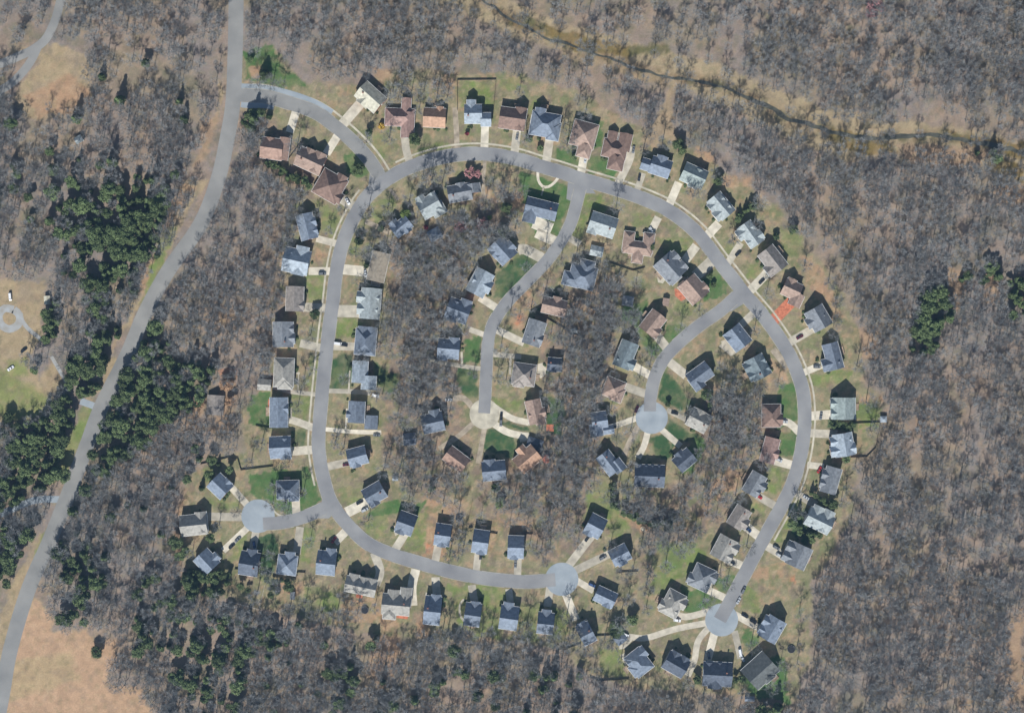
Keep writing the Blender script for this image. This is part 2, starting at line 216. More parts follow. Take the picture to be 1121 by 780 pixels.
# ------------------------------------------------------------------ surveys: houses
# (survey, x, y, length along the ridge, width, ridge direction clockwise from east, gable/hip, shingles, storeys, [wings (u,v,len,width,dir,type)], label)
HOUSES = [
('A2',175,220,215,205,8,'g','orangebrown',2,[(120,-15,220,95,'v','g'),(-30,-40,130,80,'v','g')],'orange-brown roofed house beside the junction of the entry lane and the western road'),
('A2',562,345,275,190,25,'g','palebrown',2,[(70,-20,200,105,'v','g'),(-40,-25,170,90,'v','g')],'pale brown gabled house in the middle of three brown houses south of the entry lane'),
('A2',762,600,265,265,30,'h','brown',2,[(60,-60,200,100,'v','g'),(90,60,150,100,'u','g')],'big dark brown house in the inside corner where the entry lane meets the loop'),
('A4',425,430,112,82,42,'g','cream',2,[(-10,20,60,50,'v','g')],'cream roofed house tilted on the wooded north side of the entry lane'),
('A7',352,455,290,170,3,'h','pinkbrown',1.5,[(85,75,250,120,'v','g'),(60,-110,170,85,'v','g')],'pink-brown low house with a front wing at the west end of the top row'),
('A7',705,460,215,185,3,'g','orange',1.5,[(50,-70,80,60,'v','g')],'bright orange roofed house second from the west in the top row'),
('b',552,308,84,92,0,'g','paleblue',2,[(65,28,48,64,'u','g'),(-10,-45,50,40,'v','g')],'pale blue house with a square fenced green back yard in the top row'),
('b',752,332,128,105,8,'g','brown',2,[(38,-10,100,55,'v','g')],'dark brown roofed house just east of the fenced green yard in the top row'),
('b',918,362,142,118,10,'h','blue',2,[(-35,-35,85,48,'v','g'),(48,25,90,60,'v','h'),(-45,10,90,55,'v','h')],'blue hip-roofed house with two gables between brown houses in the top row'),
('c',182,272,122,125,15,'h','palebrown',2,[(22,65,95,66,'v','h')],'pale brown house with a narrow front hip in the top row'),
('c',340,345,120,88,12,'h','brown',1.5,[(20,52,100,75,'v','h'),(42,-45,85,62,'v','g'),(-25,-55,60,45,'v','g')],'brown house with many hips and a curved front walk in the top row'),
('c',572,438,100,85,18,'g','blue',2,[(-68,10,58,55,'u','g'),(-5,-18,75,50,'v','g')],'blue house with a lower west wing beside the clearing on the northeast bend'),
('c',742,482,118,92,24,'g','palegreen',2,[(15,10,95,45,'v','g')],'pale green roofed house with a long straight drive on the northeast bend'),
('f',507,215,120,82,50,'g','pale',2,[(25,14,90,52,'v','g'),(-25,10,85,48,'v','g')],'pale grey house with crossing gables facing the northeast bend'),
('f',657,360,122,76,55,'g','pale',2,[(-28,12,92,52,'v','g'),(30,-6,86,46,'v','g')],'pale grey twin-gabled house beside a dark hedge on the northeast bend'),
('f',770,490,126,92,52,'g','taupe',2,[(32,22,80,56,'v','g')],'taupe roofed house with a dark car on its wide drive'),
('f',866,640,86,82,25,'g','palebrown',2,[(44,38,64,58,'v','g'),(-15,-20,60,42,'v','g')],'small rose-brown house with a brick-red drive'),
('j',442,132,108,98,60,'g','grey',2,[(0,18,95,50,'v','g')],'grey house with a maroon car on its drive beside the eastern woods'),
('j',517,326,132,76,75,'g','slate',2,[(34,22,82,58,'v','g')],'slate-blue stepped house on the east bend below the grey house'),
('j',572,592,106,112,90,'g','palegreen',2,[(-26,24,84,46,'v','g'),(26,24,80,46,'v','g')],'pale green square house with twin west gables on the east side'),
('n',945,75,112,96,80,'g','paleblue',2,[(25,8,125,52,'v','g'),(-22,14,100,46,'v','g')],'very pale blue cross-gabled house with a fenced back yard on the east side'),
('n',880,256,130,76,106,'g','grey',2,[(-20,18,64,46,'v','g'),(25,18,60,42,'v','g')],'long narrow grey house with a red car on the east side'),
('n',820,462,130,92,26,'g','pale',2,[(-28,-18,94,52,'v','g'),(30,-14,110,50,'v','g')],'pale cross-gabled house ringed by dark hedges on the east side'),
('n',716,642,112,100,115,'g','grey',2,[(-26,34,84,50,'v','g'),(26,36,80,50,'v','g')],'grey twin-gabled house southernmost on the east side of the loop'),
('j',202,628,112,90,90,'h','brown',2,[(20,-18,74,52,'v','g')],'brown hip-roofed house west of the loop road on its east curve'),
('n',568,104,126,72,105,'g','pinkbrown',2,[(10,-15,62,46,'v','g')],'pink-brown gabled house west of the loop with a silver car'),
('n',490,275,112,78,120,'g','grey',2,[(-10,-22,70,46,'v','g'),(28,-14,60,40,'v','g')],'grey house with a bright red car on its short drive'),
('n',411,445,106,78,122,'g','taupe',2,[(12,-20,72,50,'v','g')],'taupe brown roofed house south of the red car house'),
('n',335,602,114,94,118,'g','stone',2,[(-24,-20,92,50,'v','g'),(26,-16,84,46,'v','g')],'stone grey twin-gabled house above the southeast turning circle'),
('o',690,84,116,104,115,'h','grey',2,[(-25,-20,96,52,'v','g'),(26,10,110,48,'v','g')],'grey many-gabled house nearest the loop north of the southeast turning circle'),
('o',540,216,124,92,118,'h','stone',2,[(-24,-16,92,52,'v','g'),(28,10,96,46,'v','g')],'stone grey gabled house west of the southeast turning circle with a white car'),
('o',368,515,122,96,52,'h','blue',2,[(-30,-8,110,52,'v','g'),(20,10,100,58,'v','h')],'blue-grey hipped house beside the small detached garage at the end of a long drive'),
('o',557,525,112,94,30,'g','darkslate',2,[(-26,-16,80,44,'v','g'),(26,-16,80,44,'v','g')],'dark slate gabled house south of the southeast turning circle, western one'),
('o',768,574,142,118,3,'g','darkslate',2,[(-10,32,80,64,'v','g'),(-45,-20,70,44,'v','g'),(10,-25,60,30,'v','g')],'dark wide house directly below the southeast turning circle'),
('o',986,556,146,128,-42,'g','charcoal',2,[(10,24,96,60,'v','h')],'biggest charcoal-roofed house on the dark lawn southeast of the turning circle'),
('o',1048,346,118,92,120,'g','blue',2,[(-22,14,96,50,'v','g'),(28,16,84,46,'v','g')],'blue-grey gabled house east of the southeast turning circle'),
('o',100,368,66,104,-27,'g','slate',2,[(0,-28,64,40,'v','g')],'slate house tilted southeast of the south turning circle'),
('o',198,182,102,76,25,'g','blue',2,[(24,12,64,42,'v','g')],'lower blue house on the tan lawn east of the south turning circle'),
('m',520,255,82,104,28,'g','blue',2,[(-16,40,40,48,'v','g')],'blue house northeast of the south turning circle at the head of a pale drive'),
('m',645,402,92,82,-27,'g','blue',2,[(-6,22,60,44,'v','g')],'upper blue house on the tan lawn east of the south turning circle'),
('l',236,90,100,88,-30,'g','slate',2,[(-24,20,70,46,'v','g')],'slate-blue house with two cars on a square drive inside the southwest bend'),
('l',397,242,86,104,20,'g','slate',2,[(-14,36,46,46,'v','g')],'slate-blue house second from the southwest bend, on a green lawn inside the loop'),
('l',584,300,76,106,8,'g','blue',2,[(0,40,40,40,'v','g')],'blue-roofed house standing on orange soil, westernmost of three on bare lots'),
('l',776,334,76,114,8,'g','blue',2,[(8,44,38,40,'v','g')],'blue-roofed house standing on orange soil, middle of three on bare lots'),
('l',956,362,77,110,2,'g','blue',2,[(-8,42,40,40,'v','g')],'blue-roofed house standing on tan soil, easternmost of three on bare lots'),
('l',166,562,154,76,12,'g','stone',2,[(-42,-16,74,46,'v','g'),(10,-14,66,42,'v','g'),(54,-14,68,42,'v','g')],'stone grey house with three gables, westernmost south of the southern road'),
('l',346,655,138,100,5,'g','stone',2,[(-16,-24,96,54,'v','g'),(46,-40,96,52,'v','g'),(-30,40,70,60,'v','h')],'stone grey house with a long strip drive, second from the west, south of the road'),
('l',532,685,80,140,6,'g','blue',2,[(10,-50,60,44,'v','g')],'long blue house with a white side walk south of the southern road'),
('l',736,706,78,112,8,'g','slate',2,[(6,-40,50,40,'v','g')],'slate house with a curved white side walk south of the southern road'),
('l',921,722,88,116,8,'g','blue',2,[(-10,-38,74,46,'v','g')],'blue house with a pale front gable south of the southern road'),
('Z',429,226,94,124,6,'g','slate',2,[(0,-40,80,50,'v','g')],'slate house directly south of the south turning circle'),
('k',291,240,92,94,44,'g','blue',2,[(14,-20,64,40,'v','g')],'blue house north of the southwest turning circle, tilted beside a hedge-lined drive'),
('k',636,258,110,90,-2,'h','slate',2,[(28,18,76,46,'v','h')],'slate house with dark solar panels on the bright green lawn of the southwest spur'),
('k',157,436,130,100,-6,'g','stone',2,[(40,-10,100,54,'v','g')],'pale stone-roofed house at the western end of the southwest turning circle'),
('k',222,622,94,92,47,'g','blue',2,[(16,-34,54,40,'v','g')],'blue house southwest of the southwest turning circle with cars along its drive'),
('k',440,634,94,116,9,'g','darkslate',2,[(4,-44,56,46,'v','g')],'dark slate house directly south of the southwest turning circle'),
('k',632,640,94,96,7,'h','blue',2,[(8,-32,66,46,'v','g')],'blue hip-roofed house on the green strip between the dark house and the red car house'),
('k',832,630,92,118,6,'g','blue',2,[(18,-46,56,44,'v','g')],'blue house with a red car in its shaded drive near the southwest junction'),
('k',990,88,94,86,-15,'g','blue',2,[(-16,18,66,40,'v','g')],'blue house with a maroon car inside the southwest bend, the northern one'),
('k',598,42,104,106,-3,'g','blue',2,[(24,10,100,50,'v','g')],'blue house next south of the striped blue house west of the loop'),
('g',216,565,148,86,90,'g','blue',2,[(-20,-14,64,46,'v','g')],'long blue north-south house beside the bright green west yard'),
('g',242,362,142,96,92,'h','stone',2,[(30,-8,70,104,'v','h')],'rounded stone grey house with a small detached garage west of the loop'),
('g',238,168,124,98,90,'g','grey',2,[(20,-16,84,50,'v','g'),(-28,-14,76,46,'v','g')],'weathered grey gabled house half under bare trees west of the loop'),
('d',204,688,122,84,92,'g','taupe',2,[(34,-12,66,46,'v','g')],'taupe plain-roofed house west of the loop beside an olive lawn'),
('af',190,420,205,190,12,'g','paleblue',2,[(30,-10,230,96,'v','g'),(-50,20,150,90,'v','g')],'pale blue cross-gabled house west of the loop beside the woods'),
('af',275,140,205,130,76,'g','blue',2,[(-30,-20,120,64,'v','g'),(45,-20,110,60,'v','g')],'blue house with two small east gables northernmost on the west side'),
('A8',470,430,205,190,-30,'g','pale',2,[(-45,-70,130,80,'v','g'),(60,70,130,120,'u','h'),(80,-60,90,60,'v','g')],'very pale house inside the northwest bend'),
('A8',775,295,230,160,-10,'g','grey',2,[(140,-20,86,140,'v','g'),(20,-30,130,80,'v','g')],'grey house with a pale east wing behind the pink tree'),
('A8',185,640,190,130,-38,'g','blue',2,[(-40,-20,160,80,'v','g'),(30,20,130,70,'v','g')],'blue house inside the northwest bend beside a bright green bush'),
('af',855,465,235,135,103,'g','tan',1.5,[(80,-10,60,140,'v','h')],'plain tan-roofed house inside the west curve of the loop'),
('d',590,712,152,96,95,'g','pale',2,[(-30,16,110,50,'v','g'),(30,14,100,50,'v','g')],'white and dark roofed house with a white car inside the west curve'),
('g',658,206,102,130,5,'h','slate',2,[(-18,-30,90,46,'v','g'),(26,-30,90,46,'v','g')],'slate house with V-shaped dormers and a white van inside the west curve'),
('ac',858,200,172,118,93,'g','paleblue',2,[(85,-76,106,112,'u','g')],'pale slate house with a second lower wing inside the west curve'),
('ac',830,527,168,124,93,'g','slate',2,[(20,18,120,50,'v','g')],'plain slate house with its garage behind it inside the west curve'),
('e',525,136,158,84,14,'g','slate',2,[(-48,44,76,60,'v','g')],'slate house with the looped front walk at the top of the inner lane'),
('e',328,350,112,98,48,'g','blue',2,[(10,-10,100,50,'v','g'),(-20,14,80,46,'v','g')],'grey-blue house west of the inner lane opposite a cream drive'),
('e',213,512,126,94,118,'g','paleblue',2,[(0,-14,96,60,'v','g')],'pale blue house west of the inner lane, second from the north'),
('e',102,655,112,104,20,'g','slate',2,[(24,-20,92,52,'v','g'),(-20,12,100,50,'v','g')],'slate house west of the inner lane, third from the north'),
('e',838,218,132,100,18,'g','pale',2,[(-42,30,60,44,'v','g')],'pale and dark roofed house on the corner east of the inner lane'),
('e',735,482,130,112,14,'h','slate',2,[(-52,26,84,66,'u','h'),(10,-46,80,70,'v','h')],'dark slate hipped house in the woods east of the inner lane'),
('ad',430,310,230,100,8,'h','palebrown',1.5,[(-80,-45,150,80,'v','h'),(82,-50,160,80,'v','h'),(10,50,140,80,'v','h')],'brown U-shaped house beside a pale blue truck inside the northeast bend'),
('ab',348,268,190,125,13,'g','palebrown',2,[(10,-26,110,60,'v','g')],'pink-brown house buried in bare trees east of the inner lane'),
('ab',185,480,200,140,108,'g','grey',2,[(40,-20,120,80,'v','g')],'grey house with a wide concrete drive east of the inner lane'),
('h',240,195,106,95,5,'g','blue',2,[(24,-14,86,46,'v','g'),(-26,14,90,40,'v','g')],'blue house beside the green lawn west of the inner lane'),
('h',160,570,106,92,-12,'g','slate',2,[(18,-20,80,50,'v','g')],'slate house southwest of the inner turning circle'),
('aa',222,238,180,128,37,'g','orangebrown',2,[(-20,30,90,50,'v','g')],'brown and dark roofed house below the inner turning circle on its west'),
('ae',352,65,112,100,5,'g','darkslate',2,[(-10,30,60,50,'v','g')],'dark house with a tan paved patio east of the inner lane'),
('h',624,325,112,106,8,'h','taupe',2,[(-20,24,80,50,'v','h')],'dull taupe house behind a straight front path east of the inner lane'),
('ae',190,450,190,120,78,'g','palebrown',2,[(20,-16,130,70,'v','g'),(70,-30,80,70,'u','g')],'pale brown house east of the inner turning circle'),
('aa',802,238,190,145,-40,'g','orange',2,[(10,-60,110,70,'v','g')],'orange-tan roofed house beside the red canopy'),
('aa',530,332,184,150,-5,'g','slate',2,[(-30,-20,140,80,'v','g')],'slate house directly below the inner turning circle'),
('ad',695,475,200,180,48,'g','grey',2,[(-45,-40,150,74,'v','g'),(55,-35,150,74,'v','g'),(80,30,100,70,'v','g')],'wide grey house with three gables inside the northeast bend'),
('ad',885,650,188,170,50,'g','palebrown',2,[(-50,20,110,84,'u','g'),(40,-40,120,70,'v','g')],'brown house with an orange patio on the northeast spur corner'),
('i',346,157,112,86,128,'g','palebrown',2,[(26,-20,74,52,'v','g')],'brown house with a cream drive west of the northeast spur'),
('i',207,318,134,84,112,'g','greenslate',2,[(34,-16,92,50,'v','g')],'grey-green north-south house west of the northeast spur'),
('i',146,490,96,94,22,'h','palebrown',2,[(30,20,70,56,'v','h')],'plain brown hip-roofed house west of the northeast turning circle'),
('i',74,655,76,88,-8,'g','blue',2,[(-22,44,60,60,'v','g'),(40,50,50,40,'u','g')],'small blue house with a dark vehicle west of the northeast turning circle'),
('i',777,232,106,98,52,'g','blue',2,[(-20,12,76,56,'v','g')],'bright blue house on a tan lawn inside the northeast spur'),
('i',882,382,110,94,62,'g','greenslate',2,[(-24,10,108,48,'v','g'),(24,10,108,46,'v','g')],'green-grey ribbed-roof house inside the east curve of the loop'),
('i',585,422,118,82,-36,'g','slate',2,[(-34,20,74,56,'v','g')],'slate house with a dark walk inside the northeast spur'),
('i',580,652,104,92,28,'g','stone',2,[(-10,-12,76,50,'v','g')],'stone grey house with a dark car east of the northeast turning circle'),
('p',600,294,96,80,-40,'g','darkslate',2,[(0,-16,70,42,'v','g')],'small dark slate house southeast of the northeast turning circle'),
('p',422,374,148,108,2,'g','darkslate',2,[(-52,-24,56,24,'v','g'),(-18,-24,52,22,'v','g'),(14,-24,52,22,'v','g'),(48,-24,52,24,'v','g')],'dark wide house with a row of four dormers south of the northeast turning circle'),
('p',216,308,112,76,52,'g','blue',2,[(40,-28,60,54,'u','g')],'grey-blue house southwest of the northeast turning circle'),
]
# small outbuildings: survey, x, y, len, width, dir, shingles, name, label, category
SHEDS = [
('o',275,398,56,48,-38,'h','slate','detached_garage','small slate-roofed detached garage beside a round dark tree','garage'),
('g',140,424,66,54,5,'g','stone','detached_garage','small pale detached garage behind the rounded stone grey house','garage'),
('g',685,616,64,68,2,'g','slate','detached_garage','slate garage behind the plain slate house inside the west curve','garage'),
('A8',520,712,130,110,-28,'h','blue','garden_shed','hip-roofed blue shed south of the very pale house','shed'),
('e',808,350,64,50,12,'g','pale','garden_shed','white and dark shed behind the corner house on the inner lane','shed'),
('h',40,655,62,60,-5,'g','darkslate','garden_shed','dark shed west of the slate house by the inner turning circle','shed'),
('ab',950,220,86,80,10,'h','grey','garden_shed','grey hipped shed on the bright green back lawn','shed'),
('ab',510,464,46,38,-10,'g','pale','garden_shed','tiny white shed beside a dark fence in the central woods','shed'),
('aa',862,116,124,90,18,'h','darkslate','garden_shed','dark hipped outbuilding behind the orange-tan roofed house','shed'),
('s',945,212,72,84,4,'g','taupe','garden_shed','weathered grey-brown outbuilding in the western trees','shed'),
('q',348,612,32,28,-30,'g','pale','garden_shed','lone pale blue shed in the northwestern woods','shed'),
('r',210,534,24,34,-4,'g','cream','garden_shed','small white shed beside evergreens at the western yard','shed'),
('i',414,50,30,36,10,'g','palebrown','garden_shed','tiny brown shed above the brown house on the northeast spur','shed'),
('z',162,265,18,30,0,'g','grey','garden_shed','tiny grey shed in a shaded back yard in the southwest','shed'),
('o',935,705,46,22,0,'g','slate','garden_shed','slate lean-to shed in the woods below the charcoal-roofed house','shed'),
('x',502,274,26,24,0,'h','paleblue','garden_shed','tiny pale shed at the far end of the eastern back yard fence','shed'),
('l',340,-5+20,24,20,0,'g','paleblue','garden_shed','tiny white shed at the wood edge above the southern bare lots','shed'),
]
def pyr(mb, x0, x1, y0, y1, along, eave, pitch, hip, oh, th=.2, gut=None):
    """one roof body with its own eaves; returns the ridge height"""
    hx = (x1-x0)/2; hy = (y1-y0)/2; cx = (x0+x1)/2; cy = (y0+y1)/2
    hl, hw = (hx, hy) if along == 'u' else (hy, hx)
    t = math.tan(pitch); ridge = eave+hw*t; ze = eave-oh*t; L = hl+oh; Wd = hw+oh
    def T(u, v, z): return (cx+u, cy+v, z) if along == 'u' else (cx-v, cy+u, z)
    if hip and hl < hw: return pyr(mb, x0, x1, y0, y1, 'v' if along == 'u' else 'u', eave, pitch, hip, oh, th, gut)
    r = max(L-Wd, 0.02) if hip else L
    A, B, C, D_ = T(-L,-Wd,ze), T(L,-Wd,ze), T(L,Wd,ze), T(-L,Wd,ze); R0, R1 = T(-r,0,ridge), T(r,0,ridge)
    top = [A,B,C,D_,R0,R1]; i = len(mb.v); mb.v += top+[(p[0],p[1],p[2]-th) for p in top]
    F = [(0,1,5,4),(2,3,4,5)]
    F += [(1,2,5),(3,0,4)] if hip else []
    for f in F:
        mb.f.append(tuple(i+k for k in f)); mb.m.append(0); mb.f.append(tuple(i+6+k for k in reversed(f))); mb.m.append(0)
    E = [(0,1),(2,3)]+([(1,2),(3,0)] if hip else [(1,5),(5,2),(3,4),(4,0)])
    for a, b in E: mb.f.append((i+b, i+a, i+6+a, i+6+b)); mb.m.append(0)
    if gut is not None:
        for (a, b) in ((A, B), (D_, C)) + (((B, C), (A, D_)) if hip else ()):
            sx = 1 if abs(b[0]-a[0]) > abs(b[1]-a[1]) else 0; ox, oy = (0, math.copysign(.09, a[1]-cy)) if sx else (math.copysign(.09, a[0]-cx), 0)
            x0_, x1_ = sorted((a[0], b[0])); y0_, y1_ = sorted((a[1], b[1]))
            gut.box(x0_+ox-(.075 if not sx else 0), y0_+oy-(.075 if sx else 0), ze-.17, x1_+ox+(.075 if not sx else 0), y1_+oy+(.075 if sx else 0), ze-.03)
    return ridge
def wallbody(mb, x0, x1, y0, y1, along, eave, pitch, hip):
    hx = (x1-x0)/2; hy = (y1-y0)/2; cx = (x0+x1)/2; cy = (y0+y1)/2
    hl, hw = (hx, hy) if along == 'u' else (hy, hx); t = math.tan(pitch); e = eave-.26
    def T(u, v, z): return (cx+u, cy+v, z) if along == 'u' else (cx-v, cy+u, z)
    b = [T(-hl,-hw,-.3),T(hl,-hw,-.3),T(hl,hw,-.3),T(-hl,hw,-.3)]; p = [T(-hl,-hw,e),T(hl,-hw,e),T(hl,hw,e),T(-hl,hw,e)]
    for k in range(4): mb.quad(b[k], b[(k+1)%4], p[(k+1)%4], p[k])
    if not hip:
        for s in (-1, 1):
            a, c, d = T(s*hl,-hw,e), T(s*hl,hw,e), T(s*hl,0,e+hw*t)
            mb.tri(a, c, d) if s > 0 else mb.tri(c, a, d)
def win_mesh(w, h, name):
    mb = MB(); t = .09
    mb.box(-w/2+t, -.02, t, w/2-t, .02, h-t, m=1)
    mb.box(-w/2,-.05,0, -w/2+t,.05,h); mb.box(w/2-t,-.05,0,w/2,.05,h); mb.box(-w/2+t,-.05,0,w/2-t,.05,t); mb.box(-w/2+t,-.05,h-t,w/2-t,.05,h)
    mb.box(-w/2+t,-.035,h/2-.03,w/2-t,.035,h/2+.03)
    return mb.mesh(name, M['trim'], M['glass'])
WINM = win_mesh(1.1, 1.5, 'window')
def door_mesh():
    mb = MB(); mb.box(-.5,-.04,0,.5,.04,2.1); mb.box(-.34,.04,1.15,.34,.055,1.95); mb.box(-.34,.04,.2,.34,.055,.95); return mb.mesh('door', M['door'])
DOORM = door_mesh()
def gar_mesh(w):
    mb = MB(); mb.box(-w/2,-.05,0,w/2,.03,2.3)
    for k in range(4): mb.box(-w/2+.1,.03,.06+k*.56,w/2-.1,.06,.06+k*.56+.5)
    return mb.mesh('garage_door', M['garage'])
GARM = gar_mesh(4.9)
hm = MB(); hm.tube((0,.04,1.05),(0,.12,1.05),.03,.03); hm.tube((-.04,.12,1.05),(.1,.12,1.05),.025,.025); HANDM = hm.mesh('door_handle', M['metal'])
vm = MB(); vm.tube((0,0,-.3),(0,0,.45),.07,.07,8); vm.tube((0,0,.4),(0,0,.5),.1,.1,8); VENTM = vm.mesh('vent_pipe', M['metal'])

ROADPTS = np.concatenate([r[0] for r in ROADS.values()]+[np.array([[d[0],d[1]]]) for d in DISCS.values()])
FOOT = []        # every building's footprint: centre, direction, half sizes (for keeping trees and the lawn clear)
def build_house(rec):
    k, x, y, L, Wd, ang, typ, rk, st, wings, label = rec
    x0, y0, s = CR[k]; px, py = cp(k, x, y); q = S/s; r = random.Random(int(px*31+py*17))
    root = empty('house', W(px, py), -math.radians(ang))
    tag(root, label, 'house', 'houses of the subdivision')
    pitch = math.radians(r.uniform(36, 39.5)); eave = {1.5:3.3, 2:5.5}[st]+r.uniform(-.2,.3)
    rects = [(0,0,L*q,Wd*q,'u',typ,eave)]
    for n, (u, v, l, w, d, t) in enumerate(wings):
        rects.append((u*q, -v*q, l*q, w*q, d, t, eave-.07*(n+1)))
    wl, rf, gu = MB(), MB(), MB(); ridge = 0; ext = []
    for (u, v, l, w, d, t, e) in rects:
        hx, hy = (l/2, w/2) if d == 'u' else (w/2, l/2)
        ext.append((u-hx, u+hx, v-hy, v+hy, e)); wallbody(wl, u-hx, u+hx, v-hy, v+hy, d, e, pitch, t == 'h')
        ridge = max(ridge, pyr(rf, u-hx, u+hx, v-hy, v+hy, d, e, pitch, t == 'h', .42, .2, gu))
        ca, sa = math.cos(math.radians(ang)), math.sin(math.radians(ang)); uu, vv = u/S, -v/S
        FOOT.append((px+uu*ca-vv*sa, py+uu*sa+vv*ca, math.radians(ang), hx/S, hy/S))
    wm = BRICK if r.random() < .22 else r.choice(WALL)
    link('wall', wl.mesh('wall', wm), root)
    roof = link('roof', rf.mesh('roof', ROOF[rk]), root)
    for n in range(len(gu.f)//6):
        g1 = MB(); g1.v = gu.v[8*n:8*n+8]; g1.f = [tuple(q_-8*n for q_ in f) for f in gu.f[6*n:6*n+6]]; g1.m = [0]*6; link('gutter', g1.mesh('gutter', M['trim']), roof)
    # front: the long or short side that looks at the nearest road
    dd = ROADPTS-np.array([px, py]); n = dd[np.argmin((dd**2).sum(1))]; a = math.radians(ang)
    fx = n[0]*math.cos(a)+n[1]*math.sin(a); fy = -(-n[0]*math.sin(a)+n[1]*math.cos(a))
    side = ('x' if abs(fx) > abs(fy) else 'y', 1 if (fx if abs(fx) > abs(fy) else fy) > 0 else -1)
    def face(sd, t):
        """outermost wall at position t on one side: point and outward turn"""
        ax, sg = sd; best = None
        for (a0, a1, b0, b1, e) in ext:
            lo, hi, far = (b0, b1, a1 if sg > 0 else a0) if ax == 'x' else (a0, a1, b1 if sg > 0 else b0)
            if lo+.3 <= t <= hi-.3 and (best is None or far*sg > best*sg): best = far
        if best is None: return None
        best += sg*.03
        return ((best, t), -math.pi/2*sg) if ax == 'x' else ((t, best), 0 if sg > 0 else math.pi)
    def put(name, mesh, sd, t, z):
        f = face(sd, t)
        if f is None: return None
        (fx_, fy_), rz = f
        return link(name, mesh, root, (fx_, fy_, z), rz)
    span = (Wd if side[0] == 'x' else L)*q
    g = r.choice((-1, 1)); put('garage_door', GARM, side, g*span*.24, .02)
    d = put('front_door', DOORM, side, -g*span*.12, .15)
    if d: link('handle', HANDM, d, (.38, 0, 0))
    back = (side[0], -side[1]); other = 'y' if side[0] == 'x' else 'x'
    for z in ([.95, 3.7] if st == 2 else [1.0]):
        for t in (-.36, .36): put('window', WINM, back, t*span, z)
        if z > 2 :
            for t in (-.3, 0, .3): put('window', WINM, side, t*span, z)
        put('window', WINM, side, -g*span*.36, z) if z < 2 else None
        sp2 = (L if side[0] == 'x' else Wd)*q
        for sg in (-1, 1): put('window', WINM, (other, sg), sp2*.12*sg, z)
    # chimney, vents, deck
    if r.random() < .25:
        mb = MB(); u = r.choice((-1, 1))*L*q*.3; v = r.choice((-1,1))*Wd*q*.12
        mb.box(u-.45,v-.35,eave+.4,u+.45,v+.35,ridge+.7); mb.box(u-.52,v-.42,ridge+.7,u+.52,v+.42,ridge+.85); mb.box(u-.2,v-.15,ridge+.85,u+.2,v+.15,ridge+1.1)
        link('chimney', mb.mesh('chimney', M['brick']), roof)
    u = r.uniform(-.3,.3)*L*q; v = r.choice((-1,1))*Wd*q*.18
    link('vent_pipe', VENTM, roof, (u, v, eave+(Wd*q/2-abs(v))*math.tan(pitch)))
    if r.random() < .7:
        f = face(back, span*r.uniform(-.2,.2))
        if f:
            (bx, by), rz = f; w = r.uniform(3.5,6); dp = r.uniform(2.4,3.6); zt = r.choice((.5,.5,2.4)); mb = MB()
            nb = int(dp/.3)
            for k2 in range(nb): mb.box(-w/2, .02+k2*dp/nb, zt-.06, w/2, .02+(k2+1)*dp/nb-.02, zt)
            for px_ in (-w/2+.1, w/2-.1): mb.box(px_-.08, dp-.2, -.1, px_+.08, dp-.04, zt+1.0); mb.box(px_-.03, .05, zt+.9, px_+.03, dp-.21, zt+1.0)
            mb.box(-w/2+.2, dp-.15, zt+.9, w/2-.2, dp-.08, zt+1.0)
            nr = int(w/.35)
            for k2 in range(nr): xx = -w/2+.3+k2*(w-.6)/max(1,nr-1); mb.box(xx-.03, dp-.14, zt, xx+.03, dp-.09, zt+.9)
            link('deck', mb.mesh('deck', M['deck']), root, (bx, by, 0), rz)
    return root
for rec in HOUSES: build_house(rec)
# solar panels lie on the west slope of the slate house on the spur
for k, x, y, L, Wd, ang, typ, rk, name, label, cat in SHEDS:
    x0, y0, s = CR[k]; px, py = cp(k, x, y); q = S/s
    root = empty(name, W(px, py), -math.radians(ang)); tag(root, label, cat)
    wl, rf = MB(), MB(); hx, hy = L*q/2, Wd*q/2; e = 2.6 if min(hx, hy) > 1.6 else 2.0; d = 'u' if hx >= hy else 'v'
    wallbody(wl, -hx, hx, -hy, hy, d, e, .5, typ == 'h'); pyr(rf, -hx, hx, -hy, hy, d, e, .5, typ == 'h', .25, .14)
    link('wall', wl.mesh('wall', WALL[1]), root); link('roof', rf.mesh('roof', ROOF[rk]), root)
    dr = link('door', DOORM, root, (hx+.02, 0, .02), -math.pi/2); link('handle', HANDM, dr, (.38,0,0))
    FOOT.append((px, py, math.radians(ang), hx/S, hy/S))
for o in list(COL.objects):
    if o.get('label', '').startswith('slate house with dark solar'):
        rf = [c for c in o.children if c.name.startswith('roof')][0]; rec = [h for h in HOUSES if h[10] == o['label']][0]; q = S/4.671
        mb = MB()
        hw, hl = rec[4]*q/2, rec[3]*q/2; pz = max(v.co.z for v in rf.data.vertices)
        # a frame of panels standing just clear of the west hip
        ze = min(v.co.z for v in rf.data.vertices)+.2; xa, xb = -hl-.2, -hl+2.9; tn = (pz-ze)/(hw+.42)
        for j in range(4):
            for i in range(2):
                y0_, y1_ = -1.9+j*.95, -1.9+j*.95+.88; u0, u1 = xa+.3+i*1.3, xa+.3+i*1.3+1.2
                z0, z1 = ze+(u0+hl+.42)*tn+.14, ze+(u1+hl+.42)*tn+.14
                mb.poly_solid([(u0,y0_,z0),(u1,y0_,z1),(u1,y1_,z1),(u0,y1_,z0)], .05)
        link('solar_panel', mb.mesh('solar_panel', M['solar']), o)
